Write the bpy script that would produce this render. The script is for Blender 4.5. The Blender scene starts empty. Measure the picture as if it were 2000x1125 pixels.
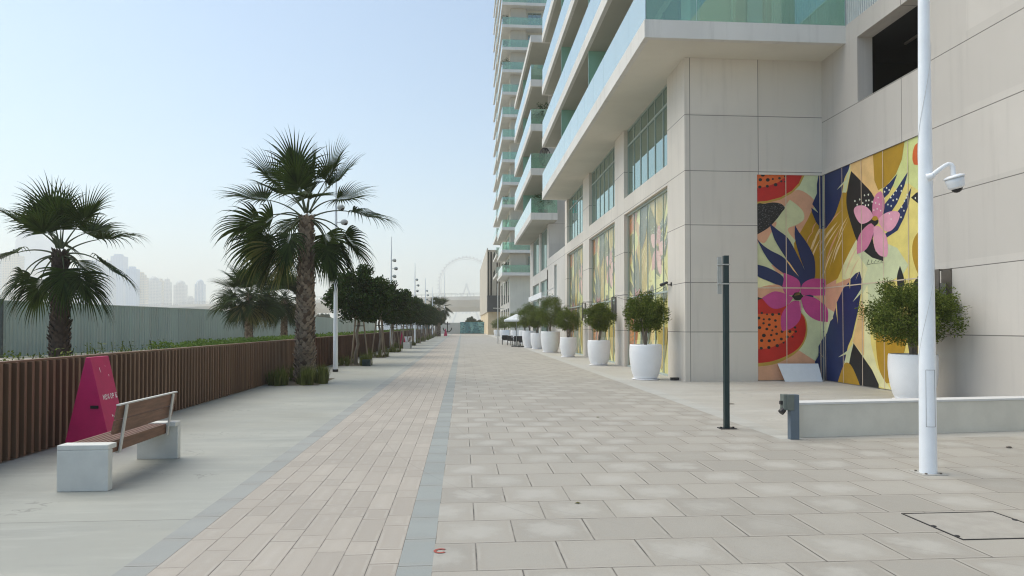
import bpy, math, random
import numpy as np
from mathutils import Vector, Matrix, noise as mnoise
R = math.radians
SC = bpy.context.scene
COL = SC.collection

# ---------------------------------------------------------------- camera, world, sun, exposure
F_PX = 1333.33; H = 1.62; YAW = R(4.161); PIT = R(0.9)
cam_d = bpy.data.cameras.new('camera'); cam = bpy.data.objects.new('camera', cam_d); COL.objects.link(cam)
cam.location = (0, 0, H); cam.rotation_euler = (R(90) + PIT, 0, -YAW)
cam_d.sensor_width = 36; cam_d.lens = 24; cam_d.shift_y = 0.0268
cam_d.clip_start = 0.05; cam_d.clip_end = 12000
SC.camera = cam
SUN_EL, SUN_AZ = 58.0, -70.0            # azimuth from +Y towards +X
w = bpy.data.worlds.new('World'); SC.world = w; w.use_nodes = True
nt = w.node_tree; nt.nodes.clear()
sky = nt.nodes.new('ShaderNodeTexSky'); sky.sky_type = 'NISHITA'; sky.sun_disc = False
sky.sun_elevation = R(SUN_EL); sky.sun_rotation = R(SUN_AZ)
sky.air_density = 1.0; sky.dust_density = 1.2; sky.ozone_density = 1.0
bg = nt.nodes.new('ShaderNodeBackground'); bg.inputs['Strength'].default_value = 0.09
ow = nt.nodes.new('ShaderNodeOutputWorld')
tint = nt.nodes.new('ShaderNodeMix'); tint.data_type = 'RGBA'; tint.blend_type = 'MULTIPLY'; tint.inputs[0].default_value = 1
tint.inputs[7].default_value = (.87, .96, .94, 1)        # camera white balance: a touch less red and blue
nt.links.new(sky.outputs[0], tint.inputs[6]); nt.links.new(tint.outputs[2], bg.inputs[0]); nt.links.new(bg.outputs[0], ow.inputs[0])
sd = bpy.data.lights.new('sun', 'SUN'); sd.energy = 1.5; sd.angle = R(60); sd.color = (1, .92, .78)
so = bpy.data.objects.new('sun', sd); COL.objects.link(so)
_d = Vector((math.sin(R(SUN_AZ)) * math.cos(R(SUN_EL)), math.cos(R(SUN_AZ)) * math.cos(R(SUN_EL)), math.sin(R(SUN_EL))))
so.rotation_euler = _d.to_track_quat('Z', 'Y').to_euler()
SC.view_settings.view_transform = 'Standard'; SC.view_settings.look = 'None'
SC.view_settings.exposure = 1.2; SC.view_settings.gamma = 1.0
SC.cycles.max_bounces = 8; SC.cycles.transparent_max_bounces = 16; SC.cycles.volume_bounces = 3
SC.cycles.use_denoising = True; SC.cycles.filter_width = 1.15

# camera maths used only to carry outlines seen on real walls onto those walls
_F = Vector((math.sin(YAW) * math.cos(PIT), math.cos(YAW) * math.cos(PIT), math.sin(PIT)))
_Rt = Vector((math.cos(YAW), -math.sin(YAW), 0)); _U = _Rt.cross(_F)
def ray(px, py): return _F + _Rt * ((px - 1000) / F_PX) + _U * ((616.0 - py) / F_PX)
def on_x(px, py, x): r = ray(px, py); t = x / r.x; return (x, r.y * t, H + r.z * t)
def on_y(px, py, y): r = ray(px, py); t = y / r.y; return (r.x * t, y, H + r.z * t)

# ---------------------------------------------------------------- materials
class NT:
    def __init__(s, name):
        s.m = bpy.data.materials.new(name); s.m.use_nodes = True; s.t = s.m.node_tree
        s.t.nodes.clear(); s.out = s.t.nodes.new('ShaderNodeOutputMaterial')
    def n(s, typ, **kw):
        nd = s.t.nodes.new(typ)
        for k, v in kw.items(): setattr(nd, k, v)
        return nd
    def put(s, sock, v):
        if isinstance(v, bpy.types.NodeSocket): s.t.links.new(v, sock)
        elif v is not None:
            if isinstance(v, tuple) and len(v) == 3 and sock.type == 'RGBA': v = v + (1,)
            sock.default_value = v
    def math(s, op, a, b=None, c=None, clamp=False):
        nd = s.n('ShaderNodeMath', operation=op); nd.use_clamp = clamp
        for i, v in enumerate((a, b, c)):
            if v is not None: s.put(nd.inputs[i], v)
        return nd.outputs[0]
    def mix(s, f, a, b, mode='MIX'):
        nd = s.n('ShaderNodeMix', data_type='RGBA', blend_type=mode)
        s.put(nd.inputs[0], f); s.put(nd.inputs[6], a); s.put(nd.inputs[7], b); return nd.outputs[2]
    def pos(s):
        g = s.n('ShaderNodeNewGeometry'); return g.outputs['Position']
    def obj(s): return s.n('ShaderNodeTexCoord').outputs['Object']
    def sep(s, v):
        nd = s.n('ShaderNodeSeparateXYZ'); s.put(nd.inputs[0], v); return nd.outputs
    def comb(s, x, y, z=0.0):
        nd = s.n('ShaderNodeCombineXYZ')
        for i, v in enumerate((x, y, z)): s.put(nd.inputs[i], v)
        return nd.outputs[0]
    def noise(s, v, scale, detail=4, rough=.55):
        nd = s.n('ShaderNodeTexNoise'); s.put(nd.inputs['Vector'], v)
        nd.inputs['Scale'].default_value = scale; nd.inputs['Detail'].default_value = detail
        nd.inputs['Roughness'].default_value = rough; return nd.outputs[0]
    def scale(s, v, sc):
        nd = s.n('ShaderNodeVectorMath', operation='MULTIPLY'); s.put(nd.inputs[0], v); nd.inputs[1].default_value = sc
        return nd.outputs[0]
    def white(s, v):
        nd = s.n('ShaderNodeTexWhiteNoise', noise_dimensions='3D'); s.put(nd.inputs['Vector'], v); return nd.outputs[0]
    def ramp(s, f, lo, hi, a=0.0, b=1.0):
        nd = s.n('ShaderNodeMapRange', interpolation_type='SMOOTHSTEP'); s.put(nd.inputs[0], f)
        for i, v in zip((1, 2, 3, 4), (lo, hi, a, b)): nd.inputs[i].default_value = v
        return nd.outputs[0]
    def n_id(s, vo):
        sp = s.n('ShaderNodeSeparateColor'); s.put(sp.inputs[0], vo.outputs['Color']); return sp.outputs[0]
    def bsdf(s, col, rough=.7, bump=None, bstr=.2, bdist=.01, spec=.5, metal=0.0, ior=None):
        b = s.n('ShaderNodeBsdfPrincipled'); s.put(b.inputs['Base Color'], col); s.put(b.inputs['Roughness'], rough)
        b.inputs['Specular IOR Level'].default_value = spec; b.inputs['Metallic'].default_value = metal
        if ior: b.inputs['IOR'].default_value = ior
        if bump is not None:
            n = s.n('ShaderNodeBump'); n.inputs['Strength'].default_value = bstr; n.inputs['Distance'].default_value = bdist
            s.put(n.inputs['Height'], bump); s.t.links.new(n.outputs[0], b.inputs['Normal'])
        s.t.links.new(b.outputs[0], s.out.inputs[0]); return b
def mul(c, k): return tuple(min(1, v * k) for v in c)
def plain(name, col, rough=.7, var=.12, sc=6, bump=.15, metal=0.0, spec=.5, stretch=(1, 1, 1), coord='obj'):
    s = NT(name); v = s.scale(s.obj() if coord == 'obj' else s.pos(), stretch)
    n1 = s.noise(v, sc, 5); n2 = s.noise(v, sc * 9, 3)
    c = s.mix(s.ramp(n1, .3, .7), mul(col, 1 - var), mul(col, 1 + var))
    c = s.mix(.35, c, s.mix(n2, mul(col, 1 - var), mul(col, 1 + var)))
    s.bsdf(c, rough, n2, bump, .004, spec, metal); return s.m
def leafmat(name, a, b, trans=.25, sc=2.2):
    s = NT(name); n1 = s.noise(s.obj(), sc, 4); n2 = s.white(s.scale(s.n('ShaderNodeNewGeometry').outputs['Random Per Island'], (1, 1, 1)))
    rnd = s.n('ShaderNodeNewGeometry').outputs['Random Per Island']
    f = s.math('ADD', s.math('MULTIPLY', n1, .6), s.math('MULTIPLY', rnd, .45))
    c = s.mix(s.ramp(f, .25, .8), a, b)
    p = s.bsdf(c, .7, spec=.12)
    tr = s.n('ShaderNodeBsdfTranslucent'); s.put(tr.inputs[0], s.mix(.5, c, (.2, .3, .05)))
    mx = s.n('ShaderNodeMixShader'); mx.inputs[0].default_value = trans
    s.t.links.new(p.outputs[0], mx.inputs[1]); s.t.links.new(tr.outputs[0], mx.inputs[2]); s.t.links.new(mx.outputs[0], s.out.inputs[0])
    return s.m

def stucco(name, col, joints_z=(), jy=(), var=.06, streak=.28):
    """precast panel with fine stains; joint lines at given heights / given distances along the wall"""
    s = NT(name); p = s.pos(); x, y, z = s.sep(p)
    n1 = s.noise(p, .5, 5); n2 = s.noise(s.scale(p, (3, 3, .22)), 1.5, 5); n3 = s.noise(p, 60, 3)
    c = s.mix(s.ramp(n1, .3, .7), mul(col, 1 - var), mul(col, 1 + var))
    cell = s.white(s.comb(s.math('FLOOR', s.math('DIVIDE', s.math('SUBTRACT', x, 4.4), 2.17)), s.math('FLOOR', s.math('DIVIDE', s.math('SUBTRACT', y, 1.7), 3.0)), s.math('FLOOR', s.math('DIVIDE', s.math('ADD', z, .2), 1.62))))
    if joints_z: c = s.mix(s.math('MULTIPLY', cell, .75), c, mul(col, .86))
    c = s.mix(s.math('MULTIPLY', s.ramp(n2, .5, .75), streak), c, mul(col, .62))
    if joints_z: c = s.mix(s.math('MULTIPLY', s.ramp(s.math('ADD', z, s.math('MULTIPLY', n2, .35)), .12, .5, 1, 0), .22), c, mul(col, .6))
    c = s.mix(.15, c, s.mix(n3, mul(col, .85), mul(col, 1.12)))
    jt = None
    for val in joints_z:
        d = s.ramp(s.math('ABSOLUTE', s.math('SUBTRACT', z, val)), .007, .013, 1, 0)
        jt = d if jt is None else s.math('MAXIMUM', jt, d)
    for ax, val in jy:
        d = s.ramp(s.math('ABSOLUTE', s.math('SUBTRACT', x if ax == 'x' else y, val)), .007, .013, 1, 0)
        jt = d if jt is None else s.math('MAXIMUM', jt, d)
    h = n3
    if jt is not None:
        c = s.mix(jt, c, mul(col, .3)); h = s.math('SUBTRACT', s.math('MULTIPLY', n3, .15), jt)
    s.bsdf(c, .8, h, .35, .006); return s.m

M = {}
M['wall'] = stucco('precast_wall', (.69, .64, .57), (1.45, 2.9, 4.6, 6.2, 7.85), (('x', 6.68), ('x', 8.752), ('y', 15.9), ('y', 18.9)))
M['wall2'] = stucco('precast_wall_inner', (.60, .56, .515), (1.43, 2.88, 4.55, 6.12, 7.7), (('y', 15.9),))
M['wall_far'] = stucco('precast_wall_far', (.58, .555, .515), (3.1, 6.2, 9.4))
M['tower_wall'] = stucco('tower_wall', (.62, .59, .51), ())
M['slab'] = stucco('slab_paint', (.66, .645, .61), (), streak=.4)
M['soffit'] = stucco('soffit_paint', (.68, .65, .57), (), streak=.05)
M['soffit_shade'] = stucco('balcony_soffit_shaded', (.40, .39, .33), (), streak=.08)  # shade under the upper balconies put into the soffit colour
M['dark'] = plain('dark_interior', (.012, .013, .014), .9)
M['black'] = plain('black_plastic', (.012, .012, .014), .45)
M['white'] = plain('white_paint', (.80, .81, .83), .38, .04, 3, .05)
M['polewhite'] = plain('pole_white', (.80, .83, .87), .35, .05, 3, .05)
M['pot'] = plain('pot_white', (.85, .85, .86), .42, .05, 2, .08)
M['soil'] = plain('soil', (.06, .045, .03), .95, .4, 12, .8)
M['mulch'] = plain('pit_soil', (.10, .085, .06), .95, .35, 8, .8)
M['bark'] = plain('bark', (.22, .18, .14), .9, .35, 9, .8, stretch=(1, 1, .3))
M['stake'] = plain('stake_wood', (.26, .20, .14), .85, .25, 7, .4, stretch=(1, 1, .15))
M['palmbark'] = plain('palm_bark', (.13, .09, .065), .95, .5, 5, .9)
M['boot'] = plain('palm_boot', (.25, .195, .145), .9, .55, 9, .8)
M['boot_dark'] = plain('palm_boot_dark', (.055, .038, .030), .9, .5, 9, .8)
M['petiole'] = plain('petiole', (.05, .07, .025), .6, .2)
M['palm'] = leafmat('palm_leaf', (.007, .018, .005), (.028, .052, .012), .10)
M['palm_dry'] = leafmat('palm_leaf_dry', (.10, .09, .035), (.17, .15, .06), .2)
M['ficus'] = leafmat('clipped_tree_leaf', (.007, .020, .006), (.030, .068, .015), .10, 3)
M['olive'] = leafmat('olive_leaf', (.035, .060, .010), (.170, .205, .040), .2, 4)
M['hedge'] = leafmat('hedge_leaf', (.05, .10, .02), (.14, .22, .05), .3, 2)
M['grass'] = leafmat('grass_blade', (.06, .08, .02), (.20, .20, .07), .25, 2)
M['concrete'] = plain('bench_concrete', (.64, .64, .60), .75, .07, 5, .35)
M['wood'] = plain('bench_wood', (.17, .085, .05), .55, .3, 6, .3, stretch=(6, .6, 6))
M['galv'] = plain('galvanised', (.42, .42, .40), .45, .1, 8, .1, metal=.6)
M['steelcream'] = plain('cream_steel', (.55, .54, .50), .45, .06)
M['pink'] = plain('magenta_paint', (.48, .012, .10), .5, .1, 5, .15)
M['whitepaint'] = plain('white_lettering', (.85, .82, .82), .6, .15, 40)
def hoard():
    s = NT('hoarding_metal'); p = s.pos(); x, y, z = s.sep(p); b = (.31, .385, .345)
    q = s.white(s.comb(s.math('FLOOR', s.math('MULTIPLY', y, .95)), 1.0)); n = s.noise(s.scale(p, (1, 1, .2)), 1.5, 5)
    c = s.mix(q, mul(b, .90), mul(b, 1.06)); c = s.mix(s.math('MULTIPLY', s.ramp(n, .5, .75), .4), c, (.34, .32, .26))
    fy = s.math('FRACT', s.math('MULTIPLY', y, .95)); c = s.mix(s.ramp(fy, .0, .03, .6, 0), c, mul(b, .5))
    s.bsdf(c, .5); return s.m
M['hoarding'] = hoard()
M['greenpost'] = plain('green_post_paint', (.006, .024, .026), .4, .1)
M['slate'] = plain('slate_paint', (.11, .145, .18), .5, .1)
M['greybox'] = plain('socket_plastic', (.13, .15, .135), .55, .12)
M['bronze'] = plain('bronze_metal', (.16, .14, .12), .5, .15, metal=.4)
M['capstone'] = plain('cap_stone', (.60, .60, .59), .7, .05, 4, .2)
M['lowwall'] = plain('low_wall_render', (.60, .58, .51), .8, .07, 3, .3)
M['lens'] = plain('camera_lens', (.01, .01, .012), .08, .02)
M['beige'] = stucco('beige_cladding', (.50, .455, .38), ())
M['cream_lit'] = stucco('yellow_lit_render', (.70, .57, .38), ())  # yellow light on the lower wall put into its colour
M['charcoal'] = plain('charcoal_cladding', (.035, .04, .045), .6)
M['bridge'] = plain('bridge_concrete', (.68, .65, .60), .8, .05, .2, .1)
M['panelwhite'] = plain('leaning_panel', (.60, .66, .72), .4, .04)
M['greywall'] = plain('grey_hoarding', (.42, .44, .43), .6, .06, .8)
M['sunshade'] = plain('parasol_fabric', (.62, .65, .66), .8, .05)
M['tealpanel'] = plain('teal_panel', (.03, .11, .13), .6, .2)
M['cable'] = plain('cable', (.05, .05, .05), .6)
M['wheelsteel'] = plain('wheel_steel', (.42, .44, .47), .6)

def fins():
    s = NT('fence_fin_brown'); p = s.obj(); x, y, z = s.sep(p)
    r = s.n('ShaderNodeNewGeometry').outputs['Random Per Island']
    n = s.noise(s.scale(p, (8, 8, .6)), 1.2, 4)
    c = s.mix(s.math('ADD', s.math('MULTIPLY', n, .6), s.math('MULTIPLY', r, .4)), (.115, .062, .036), (.26, .155, .095))
    s.bsdf(c, .6, n, .1, .003); return s.m
M['fin'] = fins()
M['finback'] = plain('fence_backing', (.030, .016, .012), .8)
M['finrust'] = plain('fence_weathering_steel', (.085, .036, .020), .8, .4, 1.5, .2)

def glass(name, tint, ior=1.6, k=1.0, diffuse_mix=0.0, diff=None):
    s = NT(name)
    tr = s.n('ShaderNodeBsdfTransparent'); s.put(tr.inputs[0], tint)
    gl = s.n('ShaderNodeBsdfGlossy'); gl.inputs['Roughness'].default_value = .02; s.put(gl.inputs[0], (.93, 1, .98))
    df = s.n('ShaderNodeBsdfDiffuse'); s.put(df.inputs[0], mul(tint, .9))
    fr = s.n('ShaderNodeFresnel'); fr.inputs[0].default_value = ior
    df_c = mul(tint, .9) if diff is None else diff
    s.put(df.inputs[0], df_c)
    m0 = s.n('ShaderNodeMixShader'); m0.inputs[0].default_value = diffuse_mix
    s.t.links.new(tr.outputs[0], m0.inputs[1]); s.t.links.new(df.outputs[0], m0.inputs[2])
    mx = s.n('ShaderNodeMixShader'); q = s.math('SUBTRACT', 1.0, fr.outputs[0]); s.put(mx.inputs[0], s.math('MULTIPLY', s.math('SUBTRACT', 1.0, s.math('MULTIPLY', q, q)), k, clamp=True))
    s.t.links.new(m0.outputs[0], mx.inputs[1]); s.t.links.new(gl.outputs[0], mx.inputs[2])
    s.t.links.new(mx.outputs[0], s.out.inputs[0]); return s.m
M['rail_glass'] = glass('balustrade_glass', (.62, .88, .76), 1.6, 1.0, .22, (.56, .78, .64))
M['rail_side'] = glass('balustrade_glass_long', (.66, .88, .80), 2.6, 1.0, .45, (.78, .95, .90))  # same glass whitened: bright sky reflection put into its diffuse colour
M['divider'] = glass('divider_glass', (.42, .72, .60), 1.5, .8, .5, (.45, .74, .62))
M['shop_glass'] = glass('shop_glass', (.96, .98, .93), 1.4, .20, .0)
def winglass():
    s = NT('window_glass'); n = s.noise(s.pos(), .8, 2)
    bp = s.n('ShaderNodeBump'); bp.inputs['Strength'].default_value = .02; bp.inputs['Distance'].default_value = .01; s.put(bp.inputs['Height'], n)
    df = s.n('ShaderNodeBsdfDiffuse'); s.put(df.inputs[0], (.014, .045, .036))
    gl = s.n('ShaderNodeBsdfGlossy'); gl.inputs['Roughness'].default_value = .015; s.put(gl.inputs[0], (.84, 1, .95)); s.t.links.new(bp.outputs[0], gl.inputs['Normal'])
    fr = s.n('ShaderNodeFresnel'); fr.inputs[0].default_value = 2.2; q = s.math('SUBTRACT', 1.0, fr.outputs[0])
    mx = s.n('ShaderNodeMixShader'); s.put(mx.inputs[0], s.math('SUBTRACT', 1.0, s.math('MULTIPLY', q, q)))
    s.t.links.new(df.outputs[0], mx.inputs[1]); s.t.links.new(gl.outputs[0], mx.inputs[2]); s.t.links.new(mx.outputs[0], s.out.inputs[0]); return s.m
M['window'] = winglass()
M['frame'] = plain('window_frame', (.38, .44, .41), .45, .05)
M['frame_dark'] = plain('window_frame_dark', (.10, .12, .115), .45, .05)
M['ribwhite'] = plain('rail_bars', (.60, .62, .60), .45, .05)

# ground materials -------------------------------------------------
def paver_common(s, idn, edge, base, lite, efflor, jw=.006, cen=None):
    p = s.pos()
    n1 = s.noise(p, 9, 6, .7); n2 = s.noise(p, 120, 2); n3 = s.noise(p, .45, 4); n4 = s.noise(p, 2.6, 5, .65)
    c = s.mix(idn, mul(base, .80), mul(base, 1.14)); n7 = s.noise(p, 34, 5, .75)
    c = s.mix(s.ramp(n7, .56, .72, 0, .45), c, mul(base, .62)); c = s.mix(s.ramp(n7, .44, .30, 0, .35), c, mul(base, 1.3))
    c = s.mix(s.math('MULTIPLY', s.ramp(n3, .35, .7), .35), c, mul(base, .78))
    lt = s.math('MULTIPLY', s.math('MULTIPLY', s.ramp(edge, .008, .016), s.ramp(edge, .018, .040, 1, 0)), s.ramp(n4, .42, .6))
    rim = s.ramp(edge, .02, .10, .45, 0)
    c = s.mix(s.math('MULTIPLY', rim, n4), c, (.30, .25, .20))
    if cen is None: cen = s.math('MULTIPLY', edge, 5.0)
    n5 = s.noise(p, 5.5, 4, .6)
    g = s.math('MULTIPLY', s.ramp(s.math('ADD', cen, s.math('MULTIPLY', s.math('SUBTRACT', n5, .5), 1.5)), .30, 1.05), efflor)  # pale efflorescence towards the tile centre
    g = s.math('MULTIPLY', g, s.ramp(s.white(s.comb(idn, 3.3, 1.7)), .15, .75))
    c = s.mix(g, c, lite)
    c = s.mix(s.math('MULTIPLY', lt, .45), c, lite)
    X_, Y_, Z_ = s.sep(p)
    for cx_, cy_, rr_, wd_ in ((9.5, 12.0, 10.83, .007), (9.9, 12.4, 10.1, .006), (-3.0, 1.5, 5.9, .006)):      # old tyre marks
        dd = s.math('SQRT', s.math('ADD', s.math('POWER', s.math('SUBTRACT', X_, cx_), 2.0), s.math('POWER', s.math('SUBTRACT', Y_, cy_), 2.0)))
        k_ = s.ramp(s.math('ABSOLUTE', s.math('SUBTRACT', s.math('ADD', dd, s.math('MULTIPLY', n4, .02)), rr_)), wd_ * .4, wd_ * 1.8, .35, 0)
        c = s.mix(s.math('MULTIPLY', k_, s.ramp(n3, .35, .6)), c, mul(base, .45))
    c = s.mix(.30, c, s.mix(n1, mul(base, .72), mul(base, 1.25)))
    c = s.mix(.22, c, s.mix(n2, mul(base, .6), mul(base, 1.35)))
    vo = s.n('ShaderNodeTexVoronoi'); s.put(vo.inputs['Vector'], p); vo.inputs['Scale'].default_value = 1.7
    c = s.mix(s.math('MULTIPLY', s.ramp(s.math('ADD', vo.outputs['Distance'], s.math('MULTIPLY', n1, .03)), .022, .04, .55, 0), s.ramp(s.n_id(vo), .45, .55)), c, mul(base, .45))
    j = s.ramp(edge, jw * .45, jw, 1, 0)
    jn = s.math('MULTIPLY', j, s.ramp(n4, .35, .62, .30, 1))
    c = s.mix(jn, c, (.085, .078, .070))
    h = s.math('SUBTRACT', s.math('MULTIPLY', n2, .25), s.math('MULTIPLY', j, 1.0))
    s.bsdf(c, s.ramp(n1, .2, .8, .62, .85), h, .5, .005)
def edge2(s, fx, fy, W, L):
    ex = s.math('MULTIPLY', s.math('MINIMUM', fx, s.math('SUBTRACT', 1.0, fx)), W)
    ey = s.math('MULTIPLY', s.math('MINIMUM', fy, s.math('SUBTRACT', 1.0, fy)), L)
    return s.math('MINIMUM', ex, ey)
def pavers_large():
    s = NT('large_pavers'); x, y, z = s.sep(s.pos()); W, L = .602, .584
    yy = s.math('DIVIDE', s.math('ADD', y, .12), L); r = s.math('FLOOR', yy); fy = s.math('FRACT', yy)
    xx = s.math('ADD', s.math('DIVIDE', s.math('ADD', x, .2 + .301), W), s.math('MULTIPLY', s.math('MODULO', s.math('ADD', r, 20.0), 2.0), .5))
    fx = s.math('FRACT', xx); idn = s.white(s.comb(s.math('FLOOR', xx), r))
    cen = s.math('MULTIPLY', s.math('MULTIPLY', s.math('MULTIPLY', fx, s.math('SUBTRACT', 1.0, fx)), s.math('MULTIPLY', fy, s.math('SUBTRACT', 1.0, fy))), 16.0)
    paver_common(s, idn, edge2(s, fx, fy, W, L), (.345, .325, .287), (.475, .462, .428), .72, .0065, cen); return s.m
def pavers_small():
    s = NT('small_pavers'); x, y, z = s.sep(s.pos()); W, P = .2025, .9
    xx = s.math('DIVIDE', s.math('ADD', x, 2.05), W); c = s.math('FLOOR', xx); fx = s.math('FRACT', xx)
    yy = s.math('ADD', s.math('DIVIDE', y, P), s.math('MULTIPLY', s.white(s.comb(c, 7.0)), 1.0)); k = s.math('FLOOR', yy); f = s.math('FRACT', yy)
    g = s.math('GREATER_THAN', f, .6667)
    ex = s.math('MULTIPLY', s.math('MINIMUM', fx, s.math('SUBTRACT', 1.0, fx)), W)
    ey = s.math('MULTIPLY', s.math('MINIMUM', s.math('MINIMUM', f, s.math('SUBTRACT', 1.0, f)), s.math('ABSOLUTE', s.math('SUBTRACT', f, .6667))), P)
    idn = s.white(s.comb(c, s.math('ADD', s.math('MULTIPLY', k, 2.0), g)))
    paver_common(s, idn, s.math('MINIMUM', ex, ey), (.385, .350, .305), (.50, .475, .435), .55, .0045); return s.m
def strip_mat(name, base, L):
    s = NT(name); x, y, z = s.sep(s.pos())
    yy = s.math('DIVIDE', y, L); r = s.math('FLOOR', yy); fy = s.math('FRACT', yy)
    ey = s.math('MULTIPLY', s.math('MINIMUM', fy, s.math('SUBTRACT', 1.0, fy)), L)
    paver_common(s, s.white(s.comb(r, 2.0)), ey, base, mul(base, 1.25), .3, .005); return s.m
def slab_conc(name, base, joints, step, y0):
    s = NT(name); p = s.pos(); x, y, z = s.sep(p)
    n0 = s.noise(s.scale(p, (.5, 1.6, 1)), .8, 6, .65); n1 = s.noise(p, 5, 5); n2 = s.noise(p, 90, 3); n3 = s.noise(s.scale(p, (.6, 5, 1)), 1.3, 5, .7)
    c = s.mix(s.ramp(n0, .3, .7), mul(base, .84), mul(base, 1.14))
    c = s.mix(s.math('MULTIPLY', s.ramp(n3, .5, .68), .6), c, mul(base, 1.32)); n4 = s.noise(s.scale(p, (1, 1, 1)), .22, 3); c = s.mix(s.math('MULTIPLY', s.ramp(n4, .45, .62), .35), c, tuple(v * k for v, k in zip(base, (.82, .74, .62))))
    c = s.mix(s.math('MULTIPLY', s.ramp(n3, .30, .45, 1, 0), .45), c, mul(base, .70))
    c = s.mix(.25, c, s.mix(n1, mul(base, .8), mul(base, 1.2))); c = s.mix(.2, c, s.mix(n2, mul(base, .7), mul(base, 1.3)))
    vo = s.n('ShaderNodeTexVoronoi'); s.put(vo.inputs['Vector'], p); vo.inputs['Scale'].default_value = 1.3
    c = s.mix(s.math('MULTIPLY', s.ramp(s.math('ADD', vo.outputs['Distance'], s.math('MULTIPLY', n1, .04)), .025, .05, .5, 0), s.ramp(s.n_id(vo), .45, .55)), c, mul(base, .5))
    wv = s.math('ABSOLUTE', s.math('SUBTRACT', s.noise(s.scale(p, (1, 1, 1)), .55, 5, .6), .5))
    c = s.mix(s.math('MULTIPLY', s.ramp(wv, .0015, .004, .5, 0), s.ramp(n0, .5, .6)), c, mul(base, .5))
    fy = s.math('FRACT', s.math('DIVIDE', s.math('SUBTRACT', y, y0), step))
    e = s.math('MULTIPLY', s.math('MINIMUM', fy, s.math('SUBTRACT', 1.0, fy)), step)
    j = s.ramp(e, .003, .008, 1, 0) if joints else None
    h = n2
    if joints:
        c = s.mix(s.math('MULTIPLY', j, .75), c, mul(base, .35)); h = s.math('SUBTRACT', s.math('MULTIPLY', n2, .3), j)
    s.bsdf(c, s.ramp(n0, .3, .7, .5, .75), h, .3, .004); return s.m
M['pav_l'] = pavers_large(); M['pav_s'] = pavers_small()
M['strip_blue'] = strip_mat('blue_grey_strip', (.275, .295, .285), .584)
M['strip_edge'] = strip_mat('grey_edge_strip', (.30, .31, .295), .6)
M['conc'] = slab_conc('left_concrete', (.335, .34, .305), True, 8.8, 5.93)
M['terrace'] = slab_conc('terrace_stone', (.41, .40, .37), True, 4.4, 1.2)
M['kerb'] = slab_conc('light_kerb_band', (.42, .42, .395), True, 1.2, .3)
M['ground'] = plain('sandy_ground', (.40, .36, .29), .95, .12, .05, .2, coord='pos')

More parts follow.
